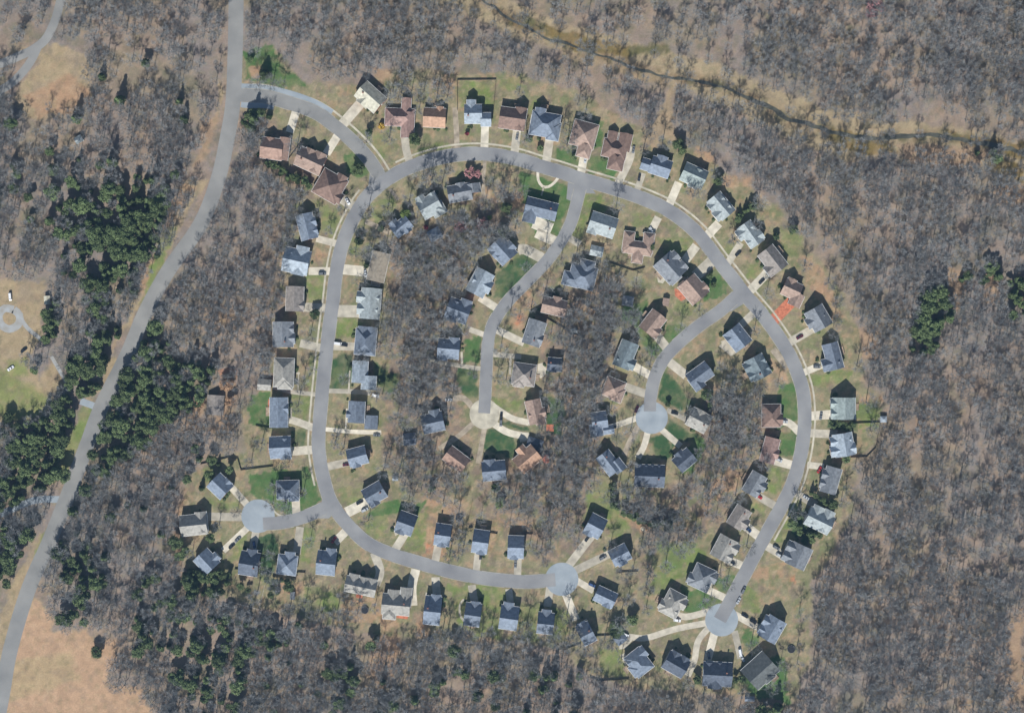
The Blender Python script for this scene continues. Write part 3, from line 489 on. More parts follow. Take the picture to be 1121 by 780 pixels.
# ------------------------------------------------------------------ rasters (survey grid, one cell a photo pixel)
X0, X1, Y0, Y1 = -150, 1271, -150, 930
gx, gy = np.meshgrid(np.arange(X0, X1, 1.0), np.arange(Y0, Y1, 1.0))
NR = np.random.RandomState(11)
def vnoise(X, Y, cell, seed):
    R = np.random.RandomState(seed); g = R.rand(256, 256)
    u = np.mod(X/cell, 256); v = np.mod(Y/cell, 256); i = u.astype(int) % 256; j = v.astype(int) % 256; fu = u-np.floor(u); fv = v-np.floor(v)
    fu = fu*fu*(3-2*fu); fv = fv*fv*(3-2*fv); i1 = (i+1) % 256; j1 = (j+1) % 256
    return (g[j,i]*(1-fu)+g[j,i1]*fu)*(1-fv)+(g[j1,i]*(1-fu)+g[j1,i1]*fu)*fv
def fbm(X, Y, cell, seed, n=4):
    o = 0; a = .5; t = 0
    for k in range(n): o = o+a*vnoise(X, Y, cell/2**k, seed+k); t += a; a *= .55
    return o/t
def sdist(X, Y, poly):
    """signed distance to a polygon, negative inside"""
    P = np.array(poly, float); d = np.full(X.shape, 1e9); ins = np.zeros(X.shape, bool)
    for k in range(len(P)):
        a = P[k]; b = P[(k+1) % len(P)]; ex, ey = b-a; l2 = ex*ex+ey*ey+1e-9
        t = np.clip(((X-a[0])*ex+(Y-a[1])*ey)/l2, 0, 1); d = np.minimum(d, (X-a[0]-t*ex)**2+(Y-a[1]-t*ey)**2)
        c = ((a[1] > Y) != (b[1] > Y)) & (X < (b[0]-a[0])*(Y-a[1])/(b[1]-a[1]+1e-12)+a[0]); ins ^= c
    d = np.sqrt(d); return np.where(ins, -d, d)
def linedist(X, Y, p):
    d = np.full(X.shape, 1e9)
    for a, b in zip(p[:-1], p[1:]):
        ex, ey = b[0]-a[0], b[1]-a[1]; m = 40
        sel = (X > min(a[0],b[0])-m) & (X < max(a[0],b[0])+m) & (Y > min(a[1],b[1])-m) & (Y < max(a[1],b[1])+m)
        if not sel.any(): continue
        xs, ys = X[sel], Y[sel]; t = np.clip(((xs-a[0])*ex+(ys-a[1])*ey)/(ex*ex+ey*ey+1e-9), 0, 1)
        d[sel] = np.minimum(d[sel], np.hypot(xs-a[0]-t*ex, ys-a[1]-t*ey))
    return d
roadD = np.full(gx.shape, 1e9)
for n, (p, w) in ROADS.items(): roadD = np.minimum(roadD, linedist(gx, gy, p[::2])-w/2)
for c in DISCS.values(): roadD = np.minimum(roadD, np.hypot(gx-c[0], gy-c[1])-c[2])
drvD = np.full(gx.shape, 1e9)
for p, w, m, n in DRIVES: drvD = np.minimum(drvD, linedist(gx, gy, p)-w/2)
houseD = np.full(gx.shape, 1e9)
for (hx_, hy_, a, l, w) in FOOT:
    sel = (abs(gx-hx_) < 45) & (abs(gy-hy_) < 45); dx = gx[sel]-hx_; dy = gy[sel]-hy_
    u = abs(dx*math.cos(a)+dy*math.sin(a))-l; v = abs(-dx*math.sin(a)+dy*math.cos(a))-w
    houseD[sel] = np.minimum(houseD[sel], np.maximum(u, v))
def at(R, px, py):
    i = int(round(px-X0)); j = int(round(py-Y0))
    return R[j, i] if 0 <= i < R.shape[1] and 0 <= j < R.shape[0] else 1e9

crk0 = smooth([(440,-70),(500,-20),(545,12),(565,25),(580,32),(600,43),(622,48),(648,57),(672,65),(700,76),(735,84),(780,92),(822,108),(850,123),(866,132),(885,136),(905,143),(925,148),(945,151),(970,151),(1000,149),(1022,148),(1050,152),(1078,157),(1100,162),(1121,168),(1180,185),(1250,205)], 3)
# ------------------------------------------------------------------ ground: one sheet, what covers it kept as a colour attribute
step = 1.5
fxs = np.arange(-140, 1262, step); fys = np.arange(-140, 922, step)
xs = np.concatenate([[-14000,-3000,-900,-350], fxs, [1480,2100,4200,15000]]); ys = np.concatenate([[-14000,-3000,-900,-350], fys, [1150,1800,4000,15000]])
PX, PY = np.meshgrid(xs, ys); H_, W_ = PX.shape
wx = PX+(fbm(PX, PY, 14, 1)-.5)*13+(vnoise(PX, PY, 3.2, 71)-.5)*3; wy = PY+(fbm(PX, PY, 14, 21)-.5)*13+(vnoise(PX, PY, 3.2, 72)-.5)*3
def lerp(a, b, t): return a+(b-a)*t[..., None]
n1 = fbm(PX, PY, 70, 3); n2 = fbm(PX, PY, 22, 5); n3 = fbm(PX, PY, 6, 9)
st = lambda n, a, b: np.clip((n-a)/(b-a), 0, 1)
colr = np.zeros(PX.shape+(3,))+np.array(LITTER)
colr = lerp(colr, np.array(GREYL), st(n1, .38, .58)); colr = lerp(colr, np.array((.27,.20,.15)), st(n2, .50, .72)*.6)
colr = lerp(colr, np.array((.25,.205,.14)), st(fbm(PX, PY, 40, 61), .52, .7)*.7); colr = lerp(colr, np.array((.11,.115,.07)), st(fbm(PX, PY, 30, 62), .6, .75)*.5)
grn = np.zeros(PX.shape)
for c, soft, poly in ZONES:
    P = np.array(poly); m = 14
    sel = (PX > P[:,0].min()-m) & (PX < P[:,0].max()+m) & (PY > P[:,1].min()-m) & (PY < P[:,1].max()+m)
    if not sel.any(): continue
    d = sdist(wx[sel], wy[sel], poly); t = 1-np.clip((d+soft*.5)/soft, 0, 1); t = t*t*(3-2*t)
    # grasses thin out in patches
    if c in (G_STRONG, G_DARK, G_OLIVE): grn[sel] = np.maximum(grn[sel], t*(1 if c != G_OLIVE else .5))
    if c in (G_STRONG, G_DARK): t = t*(1-.4*st(fbm(PX[sel], PY[sel], 13, 31), .55, .8))
    elif c == G_OLIVE: t = t*(.5+.5*st(fbm(PX[sel], PY[sel], 18, 37), .3, .6))
    elif c in (TAN, ORANGE): t = t*(.6+.4*st(fbm(PX[sel], PY[sel], 16, 41), .3, .6))
    colr[sel] = lerp(colr[sel], np.array(c), t)
res = sdist(PX, PY, RES) < 0
pt = st(fbm(PX, PY, 9, 51), .52, .7)*res; colr = lerp(colr, np.array((.14,.165,.072)), pt*.68)
pt = st(fbm(PX, PY, 11, 55), .56, .72)*res; colr = lerp(colr, np.array((.33,.25,.165)), pt*.5*(1-.85*grn))

for cc, sd_, cell, a0, a1, amt in (((.37,.245,.15),201,6,.56,.70,.55),((.135,.145,.07),204,5,.58,.70,.55),((.19,.15,.115),207,7,.57,.70,.6),((.40,.31,.20),211,4,.62,.75,.5)):
    colr = lerp(colr, np.array(cc), st(fbm(PX, PY, cell, sd_, 3), a0, a1)*amt*np.where(res, 1, .45)*(1-.8*grn))

cb = np.clip(1-np.abs(linedist(PX, PY, crk0)-1)/(5+9*fbm(PX, PY, 12, 301)), 0, 1); colr = lerp(colr, np.array((.20,.135,.07)), cb*st(fbm(PX, PY, 7, 303), .4, .62)*.8); colr = lerp(colr, np.array((.10,.10,.05)), cb*st(fbm(PX, PY, 9, 307), .5, .66)*.8)
colr *= (.78+.44*n3)[..., None]
far = (PX < -160) | (PX > 1290) | (PY < -160) | (PY > 950); colr[far] = np.array((.20,.17,.145))
co = np.stack([(PX-CX)*S, (CY-PY)*S, np.zeros_like(PX)], -1).reshape(-1, 3)
idx = np.arange(H_*W_).reshape(H_, W_); fc = np.stack([idx[1:,:-1], idx[1:,1:], idx[:-1,1:], idx[:-1,:-1]], -1).reshape(-1, 4)
me = bpy.data.meshes.new('ground'); me.vertices.add(len(co)); me.vertices.foreach_set('co', co.astype('f').ravel())
me.loops.add(fc.size); me.loops.foreach_set('vertex_index', fc.ravel().astype('i')); me.polygons.add(len(fc))
me.polygons.foreach_set('loop_start', np.arange(0, fc.size, 4, dtype='i')); me.update(); me.validate()
at_ = me.color_attributes.new('cover', 'FLOAT_COLOR', 'POINT'); at_.data.foreach_set('color', np.concatenate([colr.reshape(-1,3), np.ones((H_*W_,1))], 1).astype('f').ravel())
gm = mat('ground_cover', (.2,.2,.2), .95, .2, .9, 0, detail=9, spec=.1); nt = gm.node_tree; b = nt.nodes['Principled BSDF']
ca = nt.nodes.new('ShaderNodeAttribute'); ca.attribute_name = 'cover'; nz = nt.nodes['Noise Texture']; mr = nt.nodes.new('ShaderNodeMapRange')
mr.inputs['From Min'].default_value = .3; mr.inputs['From Max'].default_value = .7; mr.inputs['To Min'].default_value = .87; mr.inputs['To Max'].default_value = 1.13
nt.links.new(nz.outputs['Fac'], mr.inputs['Value']); vm_ = nt.nodes.new('ShaderNodeVectorMath'); vm_.operation = 'SCALE'
nt.links.new(ca.outputs['Color'], vm_.inputs[0]); nt.links.new(mr.outputs['Result'], vm_.inputs['Scale']); nt.links.new(vm_.outputs[0], b.inputs['Base Color'])
me.materials.append(gm); tag(link('ground', me), kind='structure')

# ------------------------------------------------------------------ roads, kerbs, pavements, drives
def ribbon(p, w, z, name, m, kind='structure', th=0.0, w2=None):
    p = np.array([(q[0], q[1]) for q in p], float); t = np.gradient(p, axis=0); t /= np.linalg.norm(t, axis=1)[:, None]+1e-9; nrm = np.stack([-t[:,1], t[:,0]], 1)
    L, R = p+nrm*w/2, p-nrm*w/2; mb = MB()
    for k in range(len(p)-1):
        a, b_, c, d = W(*L[k], z), W(*L[k+1], z), W(*R[k+1], z), W(*R[k], z)
        mb.quad(a, b_, c, d)
        if th:
            dn = Vector((0,0,-th)); mb.quad(a+dn, b_+dn, b_, a); mb.quad(d, c, c+dn, d+dn)
            if k == 0: mb.quad(a, d, d+dn, a+dn)
            if k == len(p)-2: mb.quad(b_, b_+dn, c+dn, c)
    return tag(link(name, mb.mesh(name, m)), kind=kind)
def seg(p, n=4):
    out = []
    for a, b in zip(p[:-1], p[1:]):
        for k in range(n): out.append((a[0]+(b[0]-a[0])*k/n, a[1]+(b[1]-a[1])*k/n))
    return out+[p[-1]]
for n, z in (('hood',.056),('loop',.060),('kent',.052),('swspur',.051),('inner',.053),('nespur',.054),('nwlane',.05),('nwlane2',.046)):
    ribbon(ROADS[n][0], ROADS[n][1], z, 'road', M['asphalt_old'] if n in ('hood','kent','nwlane','nwlane2') else M['asphalt'])
for n, c in DISCS.items():
    mb = MB(); N = 64; i = 0
    ring = [W(c[0]+c[2]*math.cos(2*math.pi*k/N), c[1]+c[2]*math.sin(2*math.pi*k/N), .044) for k in range(N)]
    mb.poly_solid(ring[::-1], .04); tag(link('turning_circle', mb.mesh('turning_circle', M['concrete_blue' if n != 'inner' else 'walk'])), kind='structure')
ribbon(smooth([(264,98),(285,99),(303,102),(325,108),(345,116),(362,126)]), 13, .047, 'road_shoulder', M['concrete_blue'])
ribbon(smooth([(264,113),(272,114),(290,114),(300,116)]), 9, .0475, 'road_shoulder', M['concrete_blue'])
def flare(pts_, z=.049): 
    mb = MB(); mb.poly_solid([W(*q, z) for q in pts_], .04); tag(link('road_junction', mb.mesh('road_junction', M['asphalt'])), kind='structure')
flare([(405,187),(427,193),(444,188),(430,200),(418,210),(400,219),(403,205)]); flare([(622,196),(646,203),(652,212),(637,211),(630,222),(620,218)]); flare([(806,312),(824,334),(815,332),(800,341),(786,336),(800,325)]); flare([(353,532),(368,560),(360,567),(345,567),(343,558),(352,552)])
# kerbs: a real step each side, dropped where another road or a drive opens
def kerb(p, w, skip):
    p = np.array(p); t = np.gradient(p, axis=0); t /= np.linalg.norm(t, axis=1)[:, None]; nrm = np.stack([-t[:,1], t[:,0]], 1); hw = .32/S/2
    for s in (-1, 1):
        e = p+nrm*s*(w/2+hw); ok = np.ones(len(e), bool)
        for n2, (q, w2) in ROADS.items():
            if n2 == skip: continue
            ok &= linedist(e[:,0], e[:,1], q) > w2/2+1.0
        for c in DISCS.values(): ok &= np.hypot(e[:,0]-c[0], e[:,1]-c[1]) > c[2]
        ok &= np.array([at(drvD, *q) > .3 for q in e]); mb = MB()
        for k in range(len(e)-1):
            if not (ok[k] and ok[k+1]): continue
            a0, a1, b0, b1 = e[k]-nrm[k]*hw, e[k]+nrm[k]*hw, e[k+1]-nrm[k+1]*hw, e[k+1]+nrm[k+1]*hw
            mb.quad(W(*a0,.12), W(*b0,.12), W(*b1,.12), W(*a1,.12)); mb.quad(W(*a0,0), W(*b0,0), W(*b0,.12), W(*a0,.12)); mb.quad(W(*a1,0), W(*b1,0), W(*b1,.12), W(*a1,.12))
        if mb.f: tag(link('kerb', mb.mesh('kerb', M['kerb'])), kind='structure')
for n in ('loop','kent','swspur','inner','nespur'): kerb(ROADS[n][0], ROADS[n][1], n)
# pavement on the outer side of the loop
def offset(p, d):
    p = np.array(p); t = np.gradient(p, axis=0); t /= np.linalg.norm(t, axis=1)[:, None]; return p+np.stack([-t[:,1], t[:,0]], 1)*d
lp = ROADS['loop'][0]
def sub(p, a, b):
    i = np.argmin(((p-np.array(a))**2).sum(1)); j = np.argmin(((p-np.array(b))**2).sum(1)); i, j = min(i,j), max(i,j); return p[i:j+1]
ribbon(offset(sub(lp, (838,586), (437,188)), 11.2), 2.0, .040, 'pavement', M['walk'])
ribbon(offset(sub(lp, (404,214), (356,528)), 11.2), 2.0, .040, 'pavement', M['walk'])
ribbon(smooth([(354,536),(357,546),(352,551),(343,554),(331,560),(318,564),(307,564),(300,559),(296,551)]), 2.0, .041, 'pavement', M['walk'])
kp = ROADS['kent'][0]; ribbon(offset(kp[4:], -12.2), 2.2, .040, 'pavement', M['walk'])
for i, (p, w, m, n) in enumerate(DRIVES):
    q = seg(p) if len(p) < 3 else smooth(p, 3)
    ribbon(q, w, .022+.00012*i, n, M[m])
def patch(name, m, poly, z=.018):
    mb = MB(); mb.poly_solid([W(*q, z) for q in poly][::-1], .016); tag(link(name, mb.mesh(name, M[m])), kind='structure')
patch('patio','concrete',pts('ae',215,60,270,50,295,130,240,180,210,150)); patch('patio','brickdrive',pts('ad',735,640,790,660,830,720,790,745,740,700)); patch('patio','walk',pts('ad',585,500,620,510,660,570,640,600,600,590))
patch('patio','concrete',pts('i',695,250,720,240,790,300,750,325)); patch('patio','concrete',pts('o',268,410,330,380,345,400,300,450,270,455)); patch('patio','walk',pts('o',275,485,300,470,325,530,305,545))
patch('patio','walk',pts('h',135,205,165,205,165,260,140,270)); patch('patio','walk',pts('ae',55,620,140,620,130,690,70,700)); patch('patio','brickdrive',pts('ae',285,555,345,555,345,615,285,610)); patch('patio','brickdrive',pts('l',140,605,175,608,170,630,138,625)); patch('patio','brickdrive',pts('l',350,708,408,712,402,735,345,728))
patch('patio','concrete',pts('l',325,260,350,255,355,300,340,310)); patch('patio','brickdrive',pts('ac',102,425,122,425,120,505,100,505))
patch('patio','walk',pts('s',95,520,140,590,130,600,85,540)) if 0 else None
# creek
crk = crk0
crk = crk+np.stack([(vnoise(crk[:,0],crk[:,1],9,91)-.5)*3,(vnoise(crk[:,0],crk[:,1],9,92)-.5)*3],1)

def river(p, z):
    t = np.gradient(p, axis=0); t /= np.linalg.norm(t, axis=1)[:, None]; nrm = np.stack([-t[:,1], t[:,0]], 1)
    wd = (1.6+4.2*fbm(p[:,0], p[:,1], 18, 95)+.6*np.clip((p[:,0]-830)/60, 0, 1))[:, None]*(.85+.25*np.clip((p[:,0]-800)/50, 0, 1))[:, None]
    L = p+nrm*wd*(.3+.4*vnoise(p[:,0], p[:,1], 7, 96)[:, None]); Rr = p-nrm*wd*(.3+.4*vnoise(p[:,0], p[:,1], 6, 97)[:, None]); mb = MB()
    for k in range(len(p)-1): mb.quad(W(*L[k], z), W(*L[k+1], z), W(*Rr[k+1], z), W(*Rr[k], z))
    tag(link('creek', mb.mesh('creek', M['water'])), kind='structure')
river(crk, .03)

# ------------------------------------------------------------------ trees
def bare_tree(seed, h, r, pink=None):
    R = random.Random(seed); tr, cr = MB(), MB(); a0 = R.random()*6.28
    lean = Vector((R.uniform(-.4,.4), R.uniform(-.4,.4), 0)); top = Vector((0,0,h*.72))+lean*1.2
    tr.tube((0,0,-.2), lean*.5+Vector((0,0,h*.4)), .26, .18, 6); tr.tube(lean*.5+Vector((0,0,h*.4)), top, .18, .05, 5)
    nl = 9
    for i in range(nl):
        f = R.uniform(.34,.70); s = (lean*.5+Vector((0,0,h*.4))).lerp(top, (f-.34)/.38); a = a0+i*2.4+R.uniform(-.4,.4)
        rr = r*R.uniform(.5,.8); e = Vector((math.cos(a)*rr, math.sin(a)*rr, h*R.uniform(.62,.86)))
        mid = s.lerp(e,.5)+Vector((0,0,R.uniform(-.5,.2))); tr.tube(s, mid, .085, .06, 4); tr.tube(mid, e, .06, .025, 4)
        for j in range(10):
            b0 = mid.lerp(e, R.uniform(0,1)); d = Vector((R.gauss(0,1), R.gauss(0,1), R.uniform(-.1,1.0))).normalized()
            d = (d+(b0-Vector((0,0,h*.55))).normalized()*.7).normalized(); b1 = b0+d*R.uniform(1.1,2.3)*r/5; cr.tube(b0, b1, .035, .015, 3)
            for k in range(10):
                t0 = b0.lerp(b1, R.uniform(.1,1)); dd = (d+Vector((R.gauss(0,.7), R.gauss(0,.7), R.gauss(.15,.6)))).normalized(); L = R.uniform(.7,1.7)*r/5
                sd = dd.cross(Vector((R.gauss(0,1),R.gauss(0,1),R.gauss(0,1)))).normalized()*R.uniform(.015,.036); t1 = t0+dd*L
                cr.quad(t0-sd, t0+sd, t1+sd*.35, t1-sd*.35)
                if pink and R.random() < .8:
                    for _ in range(2):
                        c = t0.lerp(t1, R.random()); u = Vector((R.gauss(0,1),R.gauss(0,1),R.gauss(0,1))).normalized(); w = u.orthogonal().normalized(); z = R.uniform(.13,.3)
                        cr.quad(c-u*z-w*z, c+u*z-w*z, c+u*z+w*z, c-u*z+w*z, 1)
    return tr.mesh('trunk', M['bark']), (cr.mesh('crown', M['twig'], pink) if pink else cr.mesh('crown', M['twig'])), tr, cr
def leaf_tree(seed, h, r, leaf, conical=False, low=.18):
    R = random.Random(seed); tr, cr = MB(), MB(); tr.tube((0,0,-.2),(0,0,h*.5),.22,.15,6); tr.tube((0,0,h*.5),(0,0,h*.85),.15,.04,5)
    lobes = []
    if conical:
        for i in range(16):
            f = i/15; a = i*2.4; rr = r*(1-f)*.75; lobes.append((Vector((math.cos(a)*rr*.75, math.sin(a)*rr*.75, h*(low+.78*f))), r*(.50-.28*f)))
    else:
        for i in range(13):
            a = i*2.4+R.uniform(-.3,.3); f = R.uniform(0,1); rr = r*math.sqrt(R.uniform(.05,1))*.68
            lobes.append((Vector((math.cos(a)*rr, math.sin(a)*rr, h*(.50+.34*f*(1-(rr/r)**2)+.06*R.random()))), r*R.uniform(.28,.46)))
    for c, lr in lobes:
        tr.tube((0,0,max(.3,c.z-lr*1.4)), c, .06, .03, 4)
        for _ in range(int(120*(lr/1.6)**1.4)+40):
            d = Vector((R.gauss(0,1),R.gauss(0,1),R.gauss(0,1)+.25)).normalized(); p = c+Vector((d.x,d.y,d.z*.85))*lr*R.uniform(.55,1.12)
            n = (d+Vector((R.gauss(0,.6),R.gauss(0,.6),R.gauss(0,.6)))).normalized(); u = n.orthogonal().normalized(); w = n.cross(u); t = R.random()*6.28
            u, w = u*math.cos(t)+w*math.sin(t), w*math.cos(t)-u*math.sin(t); z = R.uniform(.17,.40)
            cr.quad(p-u*z-w*z*.7, p+u*z-w*z*.7, p+u*z*.6+w*z*.8, p-u*z*.6+w*z*.8)
    return tr.mesh('trunk', M['bark']), cr.mesh('crown', leaf), tr, cr
def shrub_mesh(seed, leaf):
    R = random.Random(seed); cr = MB()
    for _ in range(150):
        d = Vector((R.gauss(0,1),R.gauss(0,1),abs(R.gauss(0,1)))).normalized()*R.uniform(.6,1.1); p = Vector((d.x*.8,d.y*.8,.1+d.z*1.0)); u = Vector((R.gauss(0,1),R.gauss(0,1),R.gauss(0,1))).normalized(); w = u.orthogonal().normalized(); z = R.uniform(.1,.22)
        cr.quad(p-u*z-w*z, p+u*z-w*z, p+u*z+w*z, p-u*z+w*z)
    return cr.mesh('shrub', leaf)
BARE = [bare_tree(100+i, h, r) for i, (h, r) in enumerate([(13.5,5.2),(15,4.6),(12,4.4),(16,5.6),(13,4.0),(14,5.0)])]
EVER = [leaf_tree(200+i, h, r, M['leafgreen'], c) for i, (h, r, c) in enumerate([(12,4.2,False),(10,3.4,False),(13,3.2,True),(11,4.6,False),(9,2.6,True)])]
def stuff_forest(name, label, protos, items, mats):
    """woods past counting: points carrying turn, size and kind, one tree of a few kinds on each"""
    kinds = bpy.data.collections.new(name+'_kinds')
    for t_, c_, tr, cr in protos:
        mb = MB(); mb.v = tr.v+cr.v; k = len(tr.v); mb.f = tr.f+[tuple(q+k for q in f) for f in cr.f]; mb.m = [0]*len(tr.f)+[1]*len(cr.f)
        o = bpy.data.objects.new('%s_kind_%02d' % (name, len(kinds.objects)), mb.mesh(name, *mats)); kinds.objects.link(o)
    me = bpy.data.meshes.new(name); me.from_pydata([W(q[0], q[1], 0) for q in items], [], [])
    for nm, ty, vals in (('turn','FLOAT',[q[3] for q in items]),('size','FLOAT',[q[2] for q in items]),('sort','INT',[q[4] for q in items])):
        me.attributes.new(nm, ty, 'POINT').data.foreach_set('value', vals)
    o = link(name, me); tag(o, label, 'woods', kind='stuff')
    ng = bpy.data.node_groups.new(name+'_scatter', 'GeometryNodeTree')
    ng.interface.new_socket('Geometry', in_out='INPUT', socket_type='NodeSocketGeometry'); ng.interface.new_socket('Geometry', in_out='OUTPUT', socket_type='NodeSocketGeometry')
    N = ng.nodes; gi = N.new('NodeGroupInput'); go = N.new('NodeGroupOutput'); ip = N.new('GeometryNodeInstanceOnPoints'); ci = N.new('GeometryNodeCollectionInfo')
    ci.inputs['Collection'].default_value = kinds; ci.inputs['Separate Children'].default_value = True; ci.inputs['Reset Children'].default_value = True
    def attr(nm, ty): a = N.new('GeometryNodeInputNamedAttribute'); a.data_type = ty; a.inputs['Name'].default_value = nm; return a.outputs['Attribute']
    cx = N.new('ShaderNodeCombineXYZ'); er = N.new('FunctionNodeEulerToRotation'); Lk = ng.links.new
    Lk(gi.outputs[0], ip.inputs['Points']); Lk(ci.outputs[0], ip.inputs['Instance']); ip.inputs['Pick Instance'].default_value = True
    Lk(attr('sort','INT'), ip.inputs['Instance Index']); Lk(attr('turn','FLOAT'), cx.inputs['Z']); Lk(cx.outputs[0], er.inputs[0]); Lk(er.outputs[0], ip.inputs['Rotation'])
    Lk(attr('size','FLOAT'), ip.inputs['Scale']); Lk(ip.outputs[0], go.inputs[0])
    o.modifiers.new('scatter', 'NODES').node_group = ng; return o
def proto_thing(name, t_, c_):
    root = empty(name, (0,0,0)); link('trunk', t_, root); link('crown', c_, root); return root
# where things may stand
def free(px, py, c=3.0, yard=False): 
    return at(roadD, px, py) > c and at(drvD, px, py) > 1.5 and at(houseD, px, py) > c
def density(poly_list, R_, soft=4):
    out = np.zeros(gx.shape)
    for v, poly in poly_list: d = sdist(gx, gy, poly); out = np.maximum(out, v*(1-np.clip((d+soft*.5)/soft, 0, 1)))
    return out
resD = sdist(gx, gy, RES)
wood = np.clip(resD/6, 0, 1); fn = fbm(gx, gy, 46, 81); wood *= .46+.42*st(fn, .36, .60)
for k, (p, w) in ROADS.items():
    if k == 'hood': wood *= np.clip((linedist(gx, gy, p)-10.5)/3, 0, 1)
west = np.minimum.reduce([sdist(gx, gy, z) for z in (pts('r',820,0,900,0,640,520,480,780,560,780,900,200,1000,-150), pts('s',480,0,560,0,420,240,330,430,240,600,150,590,230,560,300,350,400,170), pts('t',160,-40,260,-40,60,330,0,480,-60,600,-30,300), pts('q',980,330,985,400,860,740,1000,720))])
wood *= np.clip(west/4, 0, 1)
fieldD = np.minimum.reduce([sdist(gx, gy, z) for c, s, z in ZONES if c is TAN][:3]); wood *= np.clip(fieldD/5, 0, 1)
wood = np.where((gx < 620) & (gy > 440), np.minimum(1, wood*1.3), wood); clr = sdist(gx, gy, [z for c, s, z in ZONES if c is TAN][3]); wood *= np.where(clr < 3, .07, 1)*np.where(sdist(gx, gy, pts('q',300,170,960,170,960,420,700,400,400,380)) < 0, .62, 1)*np.where(sdist(gx, gy, [(590,-40),(860,-40),(840,40),(800,75),(700,45),(620,15)]) < 0, .5, 1)
crD = linedist(gx, gy, crk); wood *= np.where(crD < 6, .30, np.where(crD < 16, .22, np.where(crD < 30, .5, 1))); wood *= np.where(sdist(gx, gy, pts('u',640,560,760,330,820,340,740,440,770,640,600,640)) < 0, .12, 1)
wood *= np.where(sdist(gx, gy, pts('y',1040,420,1121,300,1130,780,1050,700)) < 0, .2, 1); wood *= np.where(sdist(gx, gy, pts('w',790,380,870,400,830,600,780,620)) < 0, .25, 1)
# deep evergreen patches
EG = density([(.75, pts('r',340,20,640,60,760,60,600,420,440,440,340,330)), (.95, pts('r',560,60,760,60,680,330,560,470,480,380)), (.95, pts('r',170,460,230,450,270,600,260,700,170,790,120,790,170,640)), (.8, pts('r',370,690,540,620,470,790,400,790)), (.9, pts('r',620,640,720,640,740,760,590,790)),
 (.95, pts('s',280,0,480,-30,430,190,340,240,240,560,0,690,0,560,60,400,0,300,180,260,290,130)), (.8, pts('s',530,-20,740,-20,940,60,920,180,760,300,600,420,480,480,390,470,420,300)), (.95, pts('s',600,180,740,200,720,330,600,410)), (.8, pts('t',250,270,380,280,320,420,240,410)), (.45, pts('t',640,340,1000,340,1110,600,1080,760,820,720,620,560)), (.4, pts('t',250,60,480,60,460,280,300,260)), (.9, pts('s',0,560,160,580,150,640,0,690)), (.8,pts('t',0,-40,150,-20,110,60,60,190,0,260)),
 (.97, pts('w',640,500,780,470,790,600,760,700,720,780,610,790,640,640)), (.95, pts('w',1020,470,1090,440,1160,470,1160,590,1060,600)), (.7, pts('w',840,430,920,420,1000,370,1060,360,1060,420,920,470,850,480)), (.85, pts('k',100,650,170,660,300,640,340,740,300,800,80,800)), (.6, pts('k',380,720,440,730,430,790,370,790)), (.5, pts('k',520,720,700,740,700,800,520,800)),
 (.85, pts('z',20,400,100,420,160,470,60,490,-20,470)), (.5, pts('z',280,560,420,570,430,680,330,660)), (.5, pts('z',860,570,940,580,930,640,850,620)), (.9, pts('p',225,420,250,420,250,520,330,570,450,615,560,610,570,640,450,645,320,600,225,540)), (.8, pts('A2',70,340,270,400,380,420,560,520,560,600,400,560,250,470,60,400)), (.6, pts('a',400,400,470,370,560,400,500,440,420,480,390,470)), (.5, pts('o',850,590,920,640,1000,700,1121,740,1121,790,860,780)), (.4, pts('o',160,570,330,580,330,640,160,650)),
 (.9, pts('n',770,300,830,330,900,380,880,420,800,390)), (.9, pts('n',690,440,730,450,760,520,830,520,820,580,720,560,680,500)), (.9, pts('j',500,652,636,650,636,700,505,700)), (.95, pts('f',580,270,680,190,690,210,590,290)), (.5, pts('c',640,320,700,330,690,410,650,400)), (.5, pts('v',900,610,980,620,1000,680,940,690))], 0)
EG = np.maximum(EG, density([(.42, pts('r',330,20,780,-20,700,250,560,520,420,640,330,400,200,200)), (.10, [(60,500),(260,480),(230,660),(420,700),(640,720),(640,790),(120,790),(60,660)]), (.06,[(-10,60),(220,60),(170,340),(-10,300)]), (.25, pts('t',600,300,1120,330,1110,500,900,640,640,560))], 0, 8))
EG *= np.where((fieldD < 5) | (clr < 4), 0, 1)
EG *= .75+.25*st(fbm(gx, gy, 20, 83), .35, .5)
YARD = density([(.85,[(428,265),(500,245),(510,330),(478,440),(440,500),(424,400)]), (.75,[(440,480),(520,505),(480,560),(425,510)]), (.85,[(610,315),(690,320),(662,480),(640,560),(560,550),(556,500),(606,470)]), (.75,[(520,530),(640,530),(630,600),(560,560)]), (.95,[(772,425),(815,420),(836,440),(826,490),(800,520),(770,500)]), (.42,[(770,500),(825,490),(790,560),(715,640),(690,575),(735,540)]), (.8,[(672,520),(735,535),(740,560),(700,572),(672,550)]), (.75,[(540,200),(575,215),(545,270),(520,262)]), (.9,[(288,225),(330,230),(300,420),(270,440),(280,330)]), (.6,[(590,270),(650,270),(700,330),(610,330)]),
 (.5,[(400,260),(430,262),(425,440),(400,440)]), (.7,[(480,240),(560,240),(520,300),(490,320)]), (.6,[(420,85),(500,90),(500,110),(430,118)]), (.6,[(700,150),(760,170),(800,200),(780,195),(730,170)]), (.55,[(470,440),(530,400),(520,440),(480,450)]), (.75,[(445,180),(500,185),(480,210),(430,235)]), (.6,[(575,290),(610,320),(580,330),(550,360)]), (.5,[(660,330),(700,340),(690,370),(655,400)]), (.6,[(470,690),(640,690),(640,715),(470,705)]), (.6,[(700,560),(770,560),(740,610),(700,640)]), (.4,[(330,660),(420,665),(420,690),(330,690)]), (.5,[(540,570),(600,560),(600,610),(580,600)]), (.5, [(268,112),(295,140),(285,190),(300,200),(270,150)])], 0, 26)
YARD = np.maximum(YARD*.9, .07*(resD < 0))
bares, evers = [], []
